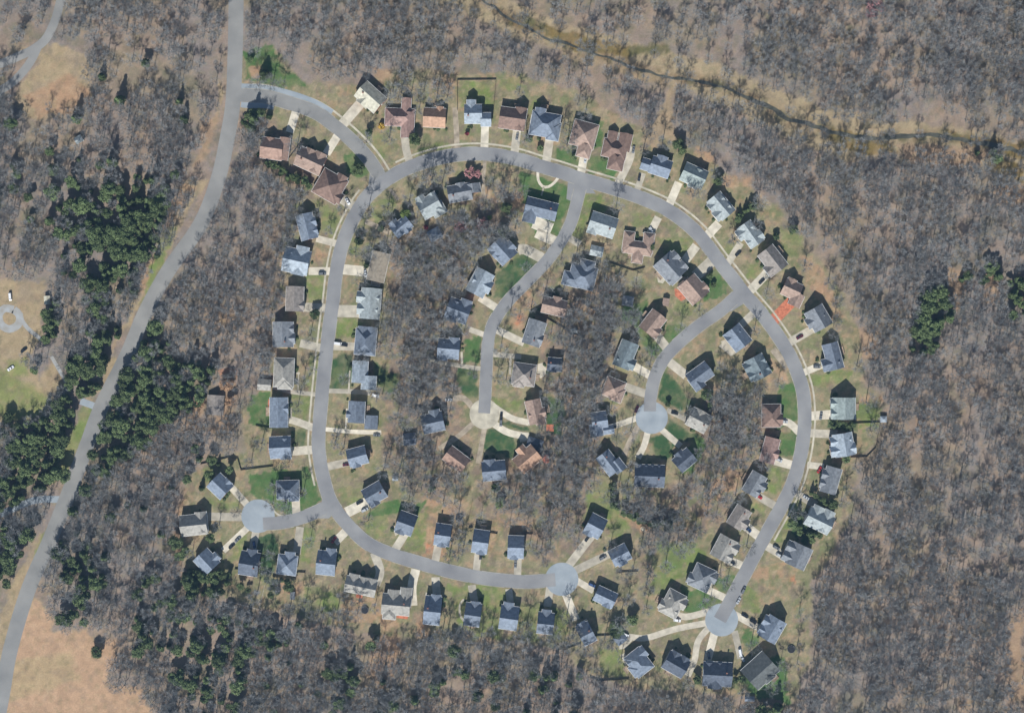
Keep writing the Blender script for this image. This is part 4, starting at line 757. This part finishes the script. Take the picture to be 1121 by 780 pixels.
JR = random.Random(5); sp = 8.3
for j in range(int((Y1-Y0-20)/sp)):
    for i in range(int((X1-X0-20)/sp)):
        px = X0+10+(i+(j % 2)*.5+JR.uniform(-.42,.42))*sp; py = Y0+10+(j+JR.uniform(-.42,.42))*sp
        inside = at(resD, px, py) < 0; e = at(EG, px, py); u = JR.random()
        if u < e and at(roadD, px, py) > (2 if not inside else 3) and at(drvD, px, py) > 2 and at(houseD, px, py) > 4.5:
            evers.append((px, py, JR.uniform(.75,1.3)*(.75 if inside else 1), JR.random()*6.28, JR.randrange(len(EVER)))); continue
        d = at(YARD, px, py) if inside else at(wood, px, py)
        if e > .3: d *= .6
        if JR.random() < d and free(px, py, 2.4 if inside else 4.5) and not (inside and JR.random() < .75 and min(at(roadD, px+2, py-12), at(roadD, px+4, py-22)) < 1):
            bares.append((px, py, JR.uniform(.72,1.16)*(1.2 if inside else 1.0), JR.random()*6.28, JR.randrange(len(BARE))))
inview = lambda q: -6 < q[0] < 1127 and -6 < q[1] < 786
hs = lambda q: -(q[2]*(1.15 if at(resD, q[0], q[1]) < 0 else 1.0))
# planted rows and hedges of evergreens
for row, sz in ((pts('p',235,430,240,520,330,582,450,622,552,600), .62), (pts('n',700,450,722,505,790,560,822,540), .6), (pts('j',508,674,632,674), .55), (pts('n',785,322,880,388), .6), (pts('f',590,278,682,200), .6), (pts('k',110,690,330,690), .75), (pts('A2',110,350,280,420,400,520,560,590), .7), (pts('k',530,718,640,728), .5), (pts('g',700,420,790,400), .5), (pts('i',640,500,640,600), .5)):
    for (px, py) in smooth(row, 4.6):
        if at(houseD, px, py) > 1.5 and at(roadD, px, py) > 2: evers.append((px+JR.uniform(-1.2,1.2), py+JR.uniform(-1.2,1.2), sz*JR.uniform(.8,1.15), JR.random()*6.28, JR.randrange(len(EVER))))
bares.sort(key=hs); ind_b = [q for q in bares if inview(q)][:300]; ids = set(map(id, ind_b)); rest_b = [q for q in bares if id(q) not in ids]
evers.sort(key=hs); ind_e = [q for q in evers if inview(q)][:240]; ids = set(map(id, ind_e)); rest_e = [q for q in evers if id(q) not in ids]
stuff_forest('bare_woods', 'bare grey-brown winter woods around and between the houses', BARE, rest_b, [M['bark'], M['twig']])
stuff_forest('evergreen_woods', 'dark evergreen woods along the western road and in the eastern forest', EVER, rest_e, [M['bark'], M['leafgreen']])
PLACES = [((90,230),'in the woods left of the western road'),((60,470),'beside the western road near the tan yard'),((170,480),'right of the western road, west of the houses'),((160,640),'in the southwestern woods'),((150,720),'in the woods beside the tan field'),((330,740),'in the woods at the bottom left'),((560,740),'in the woods below the south turning circle'),((230,150),'between the western road and the entry lane'),((100,120),'around the northwestern tan clearing'),
 ((340,80),'in the woods north of the entry lane'),((245,330),'in the western woods behind the outer houses'),((470,380),'in the woods between the loop and the inner lane'),((470,520),'below the slate house near the inner turning circle'),((620,420),'between the inner lane and the northeast turning circle'),((590,540),'in the woods above the south turning circle'),((800,470),'in the grove inside the east curve'),((730,580),'in the gully north of the southeast turning circle'),((650,290),'east of the inner lane at its top'),((530,240),'west of the inner lane at its top'),((500,60),'in the woods north of the top row'),
 ((620,110),'between the creek and the top row'),((760,130),'between the creek and the northeast bend'),((850,60),'in the woods north of the creek'),((1020,80),'in the woods at the top right corner'),((900,220),'in the woods behind the northeast bend'),((1000,200),'in the woods just south of the creek'),((1000,340),'in the eastern woods around the pines'),((1060,450),'far right in the eastern woods'),((990,520),'in the middle of the eastern woods'),((960,640),'in the woods behind the southeast houses'),((1060,640),'far right in the southeastern woods'),((880,760),'at the bottom right, below the charcoal-roofed house'),((760,770),'in the woods below the southeast turning circle'),((420,200),'inside the northwest bend of the loop'),((450,260),'behind the houses of the west curve')]
def place(q): return min(PLACES, key=lambda p: (p[0][0]-q[0])**2+(p[0][1]-q[1])**2)[1]
def plant(protos, name, items, what, cat, grp):
    roots = {}
    for (px, py, s, t, k) in items:
        o = proto_thing(name, protos[k][0], protos[k][1]) if k not in roots else copy_tree(roots[k])
        roots.setdefault(k, o); o.location = W(px, py); o.rotation_euler.z = t; o.scale = (s, s, s)
        pl = place((px, py)); tag(o, what+' '+pl, cat, grp+' '+pl)
plant(BARE, 'bare_tree', ind_b, 'big bare grey tree', 'tree', 'bare trees')
plant(EVER, 'evergreen_tree', ind_e, 'dark green tree', 'tree', 'evergreen trees')
# single trees one can point to
def one(k, x, y, h, r, leaf, label, name='evergreen_tree', con=False, seed=0, kind='leaf'):
    px, py = cp(k, x, y); T = leaf_tree(seed+int(px*7+py), h, r, leaf, con) if kind == 'leaf' else bare_tree(seed+int(px*7+py), h, r, leaf)
    o = proto_thing(name, T[0], T[1]); o.location = W(px, py); tag(o, label, 'tree'); return o
G, B_, PK, RD = M['leafgreen'], M['leafbright'], M['leafpink'], M['leafred']
one('a',515,200,11,4.6,G,'tall dark evergreen with a long shadow on the green corner lawn at the top left',con=True)
one('a',440,125,6,2.8,G,'low dark evergreen beside the western road at the top left corner lawn')
one('a',462,405,7,4.6,G,'rounded dark evergreen at the mouth of the entry lane')
one('b',256,435,9,4.6,G,'round dark evergreen beside the front drive of the pink-brown house')
one('b',835,432,5,2.6,G,'dark bush-like evergreen in front of the blue hip-roofed house, left one')
one('b',893,478,4,2.2,G,'dark bush-like evergreen in front of the blue hip-roofed house, near the street')
one('b',20,400,6,3.0,G,'dark evergreen between the cream house and the pink-brown house')
one('c',132,385,4,2.2,G,'small round evergreen on the lawn of the pale brown house with a front hip')
one('c',865,505,8,3.6,G,'dark evergreen east of the pale green roofed house')
one('f',875,335,7,3.6,G,'lone green tree at the forest edge behind the northeast bend')
one('f',790,368,5,2.6,G,'low dark evergreen above the taupe roofed house')
one('d',530,390,7,3.2,G,'green tree with a long shadow at the inside edge of the west curve')
one('d',770,255,7,4.0,B_,'bright yellow-green bushy tree beside the blue house inside the northwest bend')
one('d',525,30,8,4.6,G,'green tree on the lawn by the junction of the entry lane and the loop')
one('d',640,330,4,2.4,G,'small dark evergreen at the end of the gravel drive inside the northwest bend')
one('g',398,65,8,3.6,G,'dark tree beside the pavement in front of the taupe plain-roofed house')
one('o',255,345,10,6.2,G,'very large round dark tree beside the small detached garage')
one('o',335,300,8,4.4,G,'dark tree just behind the large round tree by the detached garage')
one('n',960,148,6,3.0,G,'round dark evergreen below the very pale blue cross-gabled house')
one('l',877,140,6,3.8,B_,'bright green tree above the bare lots of the southern road')
one('t',430,510,8,4.4,G,'dark evergreen standing alone at the edge of the tan field')
one('s',160,60,9,3.2,G,'dark evergreen at the tip of the wood strip in the tan yard')
one('s',45,265,8,4.0,G,'dark evergreen at the lower edge of the tan yard')
one('i',620,520,8,4.2,G,'dark tree between the slate house and the stone house on the northeast spur')
one('i',425,570,5,2.0,G,'small evergreen at the rim of the northeast turning circle')
one('ad',545,305,5,2.6,G,'small dark evergreen below the brown U-shaped house')
one('ad',1015,545,5,2.4,G,'small evergreen on the green corner lawn of the northeast spur',seed=3)
one('ad',1050,612,4,2.0,G,'lower small evergreen on the green corner lawn of the northeast spur',seed=4)
one('af',755,455,5,2.0,G,'small dark evergreen against the plain tan-roofed house')
one('e',345,130,9,4.0,G,'dark evergreen at the edge of the sandy lot west of the looped walk')
one('e',330,250,8,4.2,G,'dark evergreen north of the grey-blue house on the inner lane')
one('aa',545,470,7,3.2,G,'dark tree directly below the slate house at the inner turning circle')
one('aa',22,480,6,2.6,G,'dark evergreen left of the bare lots below the inner turning circle')
one('A8',875,95,6,4.0,PK,'pink-flowering tree in front of the grey house inside the northwest bend','flowering_tree',kind='bare')
one('A8',955,105,5,2.6,PK,'smaller pink-flowering tree beside the gravel drive inside the northwest bend','flowering_tree',kind='bare',seed=2)
one('A8',430,640,3.5,1.9,RD,'dark red little tree between the blue shed and the bright green bush','red_tree')
one('A8',790,640,7,4.4,PK,'faded pink bare tree left of centre in the woods behind the grey house','flowering_tree',kind='bare',seed=5)
one('A8',1000,610,7,4.8,PK,'faded pink bare tree right of centre in the woods behind the grey house','flowering_tree',kind='bare',seed=6)
one('A8',1075,540,4,1.8,B_,'tiny bright green tree in the woods west of the inner lane')
one('v',487,35,11,6.5,PK,'tall pink tree in the woods at the top right','flowering_tree',kind='bare')
one('v',470,60,10,4.5,PK,'lower pink tree touching the tall pink tree at the top right','flowering_tree',kind='bare',seed=8)
one('A7',165,545,3.5,2.4,M['leafyellow'],'small golden yellow tree in front of the pink-brown house','yellow_tree')
one('b',520,405,3,1.4,RD,'dark red shrub-like tree on the lawn of the pale blue house','red_tree')
one('s',1000,120,9,5.2,M['leafrust'],'russet-leaved tree at the west end of the back yards','russet_tree')
one('s',1010,200,8,3.6,M['leafrust'],'smaller russet-leaved tree below the larger russet tree','russet_tree')
one('s',880,210,8,3.6,M['leafrust'],'russet-leaved tree left of the weathered outbuilding','russet_tree')
one('o',895,600,7,3.0,G,'dark evergreen left of the charcoal-roofed house')
one('o',665,605,7,3.0,G,'dark evergreen left of the dark wide house below the turning circle')
one('ae',330,420,4,2.0,M['tarp'],'x') if 0 else None
# shrubs against the houses
SHR = [shrub_mesh(i, M['leafgreen']) for i in range(3)]; first = None; SR = random.Random(21); ns = 0
for i, rec in enumerate(HOUSES):
    px, py = cp(rec[0], rec[1], rec[2]); dd = ROADPTS-np.array([px, py]); n = dd[np.argmin((dd**2).sum(1))]; n = n/np.linalg.norm(n)
    for j in range(SR.choice((2,3,3,4))):
        for tr in range(12):
            a = SR.uniform(-1.2,1.2); d = SR.uniform(9,18); qx = px+(n[0]*math.cos(a)-n[1]*math.sin(a))*d; qy = py+(n[0]*math.sin(a)+n[1]*math.cos(a))*d
            if 1.4 < at(houseD, qx, qy) < 3.6 and at(drvD, qx, qy) > 1.6 and at(roadD, qx, qy) > 3: break
        else: continue
        o = link('shrub', SHR[ns % 3]); ns += 1; s = SR.uniform(.8,1.7); o.location = W(qx, qy); o.scale = (s, s, s*.9); o.rotation_euler.z = SR.random()*6
        tag(o, 'shrub by the '+' '.join(rec[10].split()[:13]), 'shrub', 'shrubs beside the '+rec[10])
print('TREES', len(ind_b), len(rest_b), len(ind_e), len(rest_e), 'shrubs', ns)

SUN_E, SKY_E, EXPO, HAZE = 5.0, .06, 0.40, 7.5e-5
# ------------------------------------------------------------------ fences
def fence(k, xy, label, h=1.5, m='fence', rail=False):
    p = pts(k, *xy); o = W(*p[0]); root = empty('fence', o); tag(root, label, 'fence'); mb = MB()
    for a, b in zip(p[:-1], p[1:]):
        A, B = W(*a)-o, W(*b)-o; d = B-A; L = d.length; R = Matrix.Translation(A) @ Matrix.Rotation(math.atan2(d.y, d.x), 4, 'Z'); n = max(1, int(L/2.4))
        for i in range(n+1):
            pm = MB(); pm.box(-.06,-.06,-.2,.06,.06,h+.08); link('post', pm.mesh('post', M[m]), root, tuple(A.lerp(B, i/n)), math.atan2(d.y, d.x))
        if rail:
            for z in (.35,.75,1.15): mb.box(.07,-.03,z,L-.07,.03,z+.12, R)
        else:
            nb = max(1, int(L/.16)); w = (L-.16)/nb
            for i in range(nb): mb.box(.08+i*w+.006,-.10,.05,.08+(i+1)*w-.006,-.075,h, R)
            for z in (.4, h-.35): mb.box(.07,-.072,z,L-.07,-.03,z+.09, R)
    link('rails' if rail else 'panel', mb.mesh('panel', M[m]), root)
fence('b',(470,285,470,130,668,128,655,285),'dark timber fence round the green back yard of the pale blue house')
fence('k',(185,130,330,95,375,100,392,160,555,140,560,110),'dark timber fence stepping along the back yards in the southwest')
fence('t',(1000,290,1120,322,1136,325,1160,220),'pale fence at the wood edge behind the dark slate house',1.3,'whitefence',True)
fence('Z',(700,560,760,582,935,570,945,520),'dark timber fence behind the blue-grey hipped house with the garage')
fence('x',(385,292,492,288,470,400,430,440,360,442),'timber fence round the back yard of the very pale blue house')
fence('ad',(200,430,395,495,490,470),'dark timber fence behind the brown U-shaped house')
fence('ab',(180,300,270,350,470,470,590,520,700,310,570,230),'dark timber fence wandering through the central woods')
fence('l',(735,130,712,235),'timber fence between the first and second bare lots')
fence('l',(715,268,735,268),'short timber fence left of the middle bare-lot house')
fence('l',(820,292,862,298),'short timber fence right of the middle bare-lot house')
fence('l',(1000,298,1040,300,1046,230),'timber fence beside the easternmost bare-lot house')
fence('Z',(560,385,645,355),'timber fence behind the house southeast of the south turning circle')
fence('k',(360,665,385,665),'short fence left of the dark slate house south of the southwest circle')
fence('k',(490,683,530,686),'short fence right of the dark slate house south of the southwest circle')
fence('k',(678,680,720,683,710,740),'timber fence beside the blue hip-roofed house in the southwest')
fence('ac',(0,640,125,660),'timber fence along the south side of the bright green west yard')
fence('A2',(270,400,490,105),'thin timber fence between the first two entry lane houses')
fence('m',(640,495,740,490),'timber fence east of the upper blue house on the tan lawn')
fence('o',(150,385,230,382),'timber fence between the tilted slate house and the round dark tree')
# ------------------------------------------------------------------ vehicles
def car_parts(kind):
    L, Wd, Hh, hood, boot = {'sedan':(4.7,1.82,1.45,.28,.22),'suv':(4.8,1.92,1.78,.24,.06),'pickup':(5.6,1.98,1.85,.22,.42),'van':(5.2,2.0,2.0,.14,.02)}[kind]
    nx = 15; prof = []
    for i in range(nx+1):
        f = i/nx; x = L*(f-.5)                     # rear to front
        bh = .95 if kind == 'sedan' else 1.05
        if f > 1-hood: z = bh-.22*((f-(1-hood))/hood)**1.6
        elif f < boot: z = bh+.02
        else: z = bh
        wd = Wd/2*(1-.10*max(0,(abs(f-.5)-.38)/.12)); prof.append((x, wd, z))
    b = MB(); rings = []
    for x, wd, z in prof: rings.append([(x,-wd*.94,.28),(x,-wd,.5),(x,-wd,z-.18),(x,-wd*.90,z),(x,wd*.90,z),(x,wd,z-.18),(x,wd,.5),(x,wd*.94,.28)])
    for r0, r1 in zip(rings[:-1], rings[1:]):
        for k in range(8): b.quad(r0[k], r1[k], r1[(k+1)%8], r0[(k+1)%8])
    for r_ in (rings[0], rings[-1]):
        b.quad(r_[0], r_[1], r_[6], r_[7]); b.quad(r_[1], r_[2], r_[5], r_[6]); b.quad(r_[2], r_[3], r_[4], r_[5])
    xf, xr = L*(.5-hood)+.05, L*(boot-.5)+.05; z0 = bh; s = .62 if kind != 'van' else .35
    base = [(xr,-Wd*.44,z0-.01),(xf,-Wd*.44,z0-.01),(xf,Wd*.44,z0-.01),(xr,Wd*.44,z0-.01)]; top = [(xr+(s if kind=='sedan' else .25),-Wd*.36,Hh-.06),(xf-s,-Wd*.36,Hh-.06),(xf-s,Wd*.36,Hh-.06),(xr+(s if kind=='sedan' else .25),Wd*.36,Hh-.06)]
    g = MB()
    for k in range(4): g.quad(base[k], base[(k+1)%4], top[(k+1)%4], top[k])
    b.poly_solid([(p[0],p[1]*1.03,Hh) for p in top], .07)          # roof skin
    for k in range(4): b.tube(base[k], (top[k][0], top[k][1]*1.0, Hh-.03), .05, .05, 4)
    if kind == 'pickup':
        b.box(-L/2+.1,-Wd/2+.12,bh+.0,-L/2+L*boot-.05,-Wd/2+.02,bh+.12); b.box(-L/2+.1,Wd/2-.02,bh+.0,-L/2+L*boot-.05,Wd/2-.12,bh+.12)
    w = MB(); N = 16
    for i in range(N):
        a0, a1 = 2*math.pi*i/N, 2*math.pi*(i+1)/N; c = lambda a, r, y: (r*math.cos(a), y, r*math.sin(a))
        w.quad(c(a0,.33,-.1), c(a1,.33,-.1), c(a1,.33,.1), c(a0,.33,.1))
        for y in (-.1,.1): w.quad(c(a0,.33,y), c(a1,.33,y), c(a1,.2,y), c(a0,.2,y), 0); w.tri(c(a0,.2,y*.95), c(a1,.2,y*.95), (0,y*.95,0), 1)
    h = MB(); h.box(-.04,-.16,-.07,.04,.16,.07)
    return dict(body=b, glass=g.mesh('windows', M['carglass']), wheel=w.mesh('wheel', M['rubber'], M['metal']), lamp=h.mesh('headlight', M['lamp']), L=L, W=Wd)
KIND = {k: car_parts(k) for k in ('sedan','suv','pickup','van')}; PAINTED = {}
def car(k, x, y, ang, kind, paint, label):
    P = KIND[kind]; px, py = cp(k, x, y); root = empty('parked_car' if kind in ('sedan','suv') else 'parked_'+('pickup_truck' if kind == 'pickup' else 'van'), W(px, py, .03 if at(roadD, px, py) > 0 else .061), -math.radians(ang))
    key = (kind, paint)
    if key not in PAINTED: PAINTED[key] = P['body'].mesh('body', CARC[paint])
    link('body', PAINTED[key], root); link('windows', P['glass'], root)
    for sx in (-.31,.31):
        for sy in (-1,1): link('wheel', P['wheel'], root, (P['L']*sx, sy*(P['W']/2-.09), .33))
    for sy in (-1,1): link('headlight', P['lamp'], root, (P['L']/2-.02, sy*P['W']*.33, .62))
    tag(root, label, {'pickup':'pickup','van':'van'}.get(kind,'car'), 'vehicles on the drives and roads'); return root
CARS = [('f',718,597,-45,'sedan','black','black car on the wide drive of the taupe roofed house'),('j',352,228,-28,'sedan','maroon','maroon car in the drive of the grey house by the eastern woods'),('j',272,660,5,'suv','silver','silver car in front of the brown hip-roofed house on the east curve'),
('j',460,632,100,'sedan','grey','grey car across the drive of the pale green square house'),('j',440,380,0,'suv','grey','grey car at the garage of the slate-blue stepped house'),('n',618,155,25,'suv','silver','silver car beside the pink-brown gabled house west of the loop'),('n',517,342,35,'sedan','red','bright red car in the short drive of the grey house'),
('n',462,510,40,'sedan','blue','dark blue car in the drive of the lower taupe brown house'),('n',376,676,25,'sedan','black','black car in the drive of the twin-gabled stone house above the southeast circle'),('n',826,205,-60,'sedan','red','red car beside the long narrow grey house'),('n',760,348,30,'sedan','silver','silver car in the drive of the hedge-ringed pale house'),
('n',606,602,30,'suv','grey','grey car nearest the street by the southernmost twin-gabled house'),('n',622,642,30,'suv','silver','silver car nearest the house by the southernmost twin-gabled house'),('o',880,205,-62,'sedan','silver','silver car standing in the road above the southeast turning circle'),('o',905,152,-62,'suv','grey','grey car in the road, further up from the silver one'),
('o',912,282,30,'sedan','black','black car near the street in the drive east of the southeast circle'),('o',955,312,30,'suv','black','black car near the house in the drive east of the southeast circle'),('o',566,305,10,'suv','white','white car beside the stone grey house west of the southeast circle'),('o',888,470,80,'van','white','white van in the drive of the charcoal-roofed house'),('o',900,500,60,'sedan','silver','silver car below the white van at the charcoal-roofed house'),
('o',728,485,80,'suv','grey','grey car in front of the dark wide house below the circle'),('o',300,378,25,'van','white','white van roof beside the small detached garage'),('k',930,132,-8,'sedan','maroon','maroon car in the drive of the northern blue house inside the southwest bend'),('k',376,514,-42,'sedan','grey','grey car nearest the circle in the southwest house drive'),('k',345,548,-42,'sedan','black','black car nearest the house in the southwest house drive'),
('k',866,516,-60,'sedan','red','red car in the shaded drive by the southwest junction'),('k',460,540,80,'suv','blue','blue car in the shaded drive directly south of the southwest circle'),('l',158,138,-28,'sedan','black','black car on the square drive inside the southwest bend'),('l',184,176,-28,'suv','silver','silver car on the square drive inside the southwest bend'),('l',776,412,92,'sedan','black','black car on the drive of the middle bare-lot house'),('l',954,455,92,'sedan','grey','grey car on the drive of the easternmost bare-lot house'),
('m',481,322,-55,'sedan','black','black car on the pale drive northeast of the south turning circle'),('m',560,420,-28,'suv','grey','grey car on the drive of the upper blue house on the tan lawn'),('m',505,560,25,'suv','blue','blue car at the garage of the lower blue house on the tan lawn'),('h',508,540,92,'sedan','black','black car at the eastern rim of the inner turning circle'),('h',506,572,92,'suv','grey','grey-brown car just below the black car on the inner circle rim'),('h',240,455,0,'sedan','silver','silver car under bare trees west of the inner turning circle'),
('i',460,616,15,'sedan','black','black car east of the northeast turning circle'),('i',140,690,-10,'pickup','black','black pickup beside the small blue house'),('i',1020,665,5,'sedan','white','white car at the brown hip-roofed house drive end') if 0 else ('i',266,596,-70,'sedan','maroon','maroon car parked at the western rim of the northeast circle'),
('c',190,395,95,'sedan','silver','silver car on the drive of the pale brown house with a front hip'),('c',436,345,100,'sedan','grey','grey car beside the brown house with many hips'),('c',466,488,100,'sedan','black','black car in the drive beside the northeast clearing'),('af',748,520,80,'sedan','silver','silver car beside the plain tan-roofed house'),('g',514,214,8,'van','white','white van on the road edge by the slate house with V-shaped dormers'),('g',545,222,8,'sedan','black','black car just behind the white van'),
('g',640,70,10,'sedan','white','white car by the white and dark roofed house'),('g',712,682,5,'sedan','grey','grey car behind the slate garage inside the west curve'),('ad',548,172,60,'pickup','silver','pale pickup beside the brown U-shaped house'),('f',598,455,-45,'sedan','black','black car in the drive of the pale twin-gabled house'),('b',776,418,100,'sedan','grey','grey car on the drive of the dark brown house in the top row'),('ac',980,395,15,'suv','white','white car behind the second wing of the pale slate house'),
('r',46,518,85,'van','white','white van at the western yard'),('r',105,752,-40,'sedan','black','black car on the tan western yard'),('s',48,52,-35,'sedan','white','white car alone on the tan yard at the far left'),('d',470,190,60,'sedan','white','white car in the short drive of the big dark brown house'),('d',340,558,0,'suv','grey','grey car in the drive of the pale blue cross-gabled west house')]
for c in CARS: car(*c)
# ------------------------------------------------------------------ yard things
def trampoline(k, x, y, r, label):
    root = empty('trampoline', W(*cp(k, x, y))); tag(root, label, 'trampoline'); N = 20; mb = MB(); ring = MB()
    mb.poly_solid([(r*math.cos(2*math.pi*i/N), r*math.sin(2*math.pi*i/N), .9) for i in range(N)], .02); link('bed', mb.mesh('bed', M['tramp']), root)
    for i in range(N):
        a, b = 2*math.pi*i/N, 2*math.pi*(i+1)/N; ring.tube((1.06*r*math.cos(a),1.06*r*math.sin(a),.9),(1.06*r*math.cos(b),1.06*r*math.sin(b),.9),.09,.09,6)
    link('rim', ring.mesh('rim', M['metal']), root)
    for i in range(6):
        a = 2*math.pi*i/6; lg = MB(); lg.tube((0,0,-.05),(0,0,2.3),.04,.04,6); link('pole', lg.mesh('pole', M['metal']), root, (1.06*r*math.cos(a),1.06*r*math.sin(a),0))
trampoline('l',184,688,2.3,'dark round trampoline on the orange lawn behind the three-gabled stone house'); trampoline('l',665,217,2.2,'dark round trampoline on the bare lots above the southern road'); trampoline('z',765,457,2.0,'dark round trampoline at the wood edge behind the long blue house'); trampoline('y',100,500,2.4,'dark round trampoline on the lawn strip by the southeastern woods')
root = empty('fire_pit', W(*cp('m',765,275))); tag(root, 'round tan stone fire pit on the bare patch beside the hedge', 'fire pit'); mb = MB(); N = 24
for i in range(N):
    a, b = 2*math.pi*i/N, 2*math.pi*(i+1)/N; P = lambda a, r, z: (r*math.cos(a), r*math.sin(a), z)
    mb.quad(P(a,1.5,.5),P(b,1.5,.5),P(b,2.1,.5),P(a,2.1,.5)); mb.quad(P(a,2.1,0),P(b,2.1,0),P(b,2.1,.5),P(a,2.1,.5)); mb.quad(P(a,1.5,0),P(b,1.5,0),P(b,1.5,.5),P(a,1.5,.5))
link('stone_ring', mb.mesh('stone_ring', M['pit']), root); mb = MB(); mb.poly_solid([(1.49*math.cos(2*math.pi*i/N),1.49*math.sin(2*math.pi*i/N),.12) for i in range(N)], .1); link('ash_bed', mb.mesh('ash_bed', M['walk']), root)
root = empty('canopy', W(*cp('aa',955,238))); tag(root, 'red-orange canopy beside the orange-tan roofed house', 'canopy'); mb = MB(); N = 8; r = 3.1
for i in range(N):
    a, b = 2*math.pi*i/N, 2*math.pi*(i+1)/N; A, B = (r*math.cos(a)*.8,r*math.sin(a),2.4), (r*math.cos(b)*.8,r*math.sin(b),2.4); mb.tri(A, B, (0,0,3.4)); mb.quad((A[0],A[1],2.15),(B[0],B[1],2.15),B,A)
link('cloth', mb.mesh('cloth', M['redcloth']), root)
for i in range(4):
    a = math.pi/4+math.pi/2*i; lg = MB(); lg.tube((0,0,-.05),(0,0,2.45),.05,.05,6); link('pole', lg.mesh('pole', M['metal']), root, (r*.75*math.cos(a)*.8, r*.75*math.sin(a), 0))
# ------------------------------------------------------------------ camera, sun, sky
cam = bpy.data.cameras.new('camera'); co_ = link('camera', cam, loc=(0, 0, 1300)); cam.sensor_width = 36; cam.lens = 36*1300/(1121*S); cam.clip_end = 60000; cam.clip_start = 5
SC.camera = co_
EL, AZ = math.radians(41), math.radians(190)                  # sun in the south, a little to the west
sd = Vector((math.sin(AZ)*math.cos(EL), math.cos(AZ)*math.cos(EL), math.sin(EL)))
sl = bpy.data.lights.new('sun', 'SUN'); sl.energy = SUN_E; sl.angle = math.radians(.53); sl.color = (1, .98, .935)
so = link('sun', sl, loc=(0,0,400)); so.rotation_euler = sd.to_track_quat('Z', 'Y').to_euler()
w = bpy.data.worlds.new('World'); SC.world = w; w.use_nodes = True; nt = w.node_tree; sk = nt.nodes.new('ShaderNodeTexSky'); sk.sky_type = 'NISHITA'; sk.sun_disc = False
sk.sun_elevation = EL; sk.sun_rotation = AZ; nt.links.new(sk.outputs[0], nt.nodes['Background'].inputs[0]); nt.nodes['Background'].inputs[1].default_value = SKY_E
SC.view_settings.view_transform = 'Standard'; SC.view_settings.look = 'None'; SC.view_settings.gamma = 1; SC.view_settings.use_curve_mapping = False; SC.view_settings.exposure = EXPO
if HAZE:
    mb = MB(); mb.box(-9500,-9500,-1.5,9500,9500,1330); hz = link('haze', mb.mesh('haze')); tag(hz, kind='stuff')
    hm_ = bpy.data.materials.new('haze'); hm_.use_nodes = True; nt = hm_.node_tree; nt.nodes.remove(nt.nodes['Principled BSDF']); pv = nt.nodes.new('ShaderNodeVolumePrincipled')
    pv.inputs['Color'].default_value = (.36,.63,1,1); pv.inputs['Density'].default_value = HAZE; pv.inputs['Anisotropy'].default_value = 0.3
    nt.links.new(pv.outputs[0], nt.nodes['Material Output'].inputs['Volume']); hz.data.materials.append(hm_)
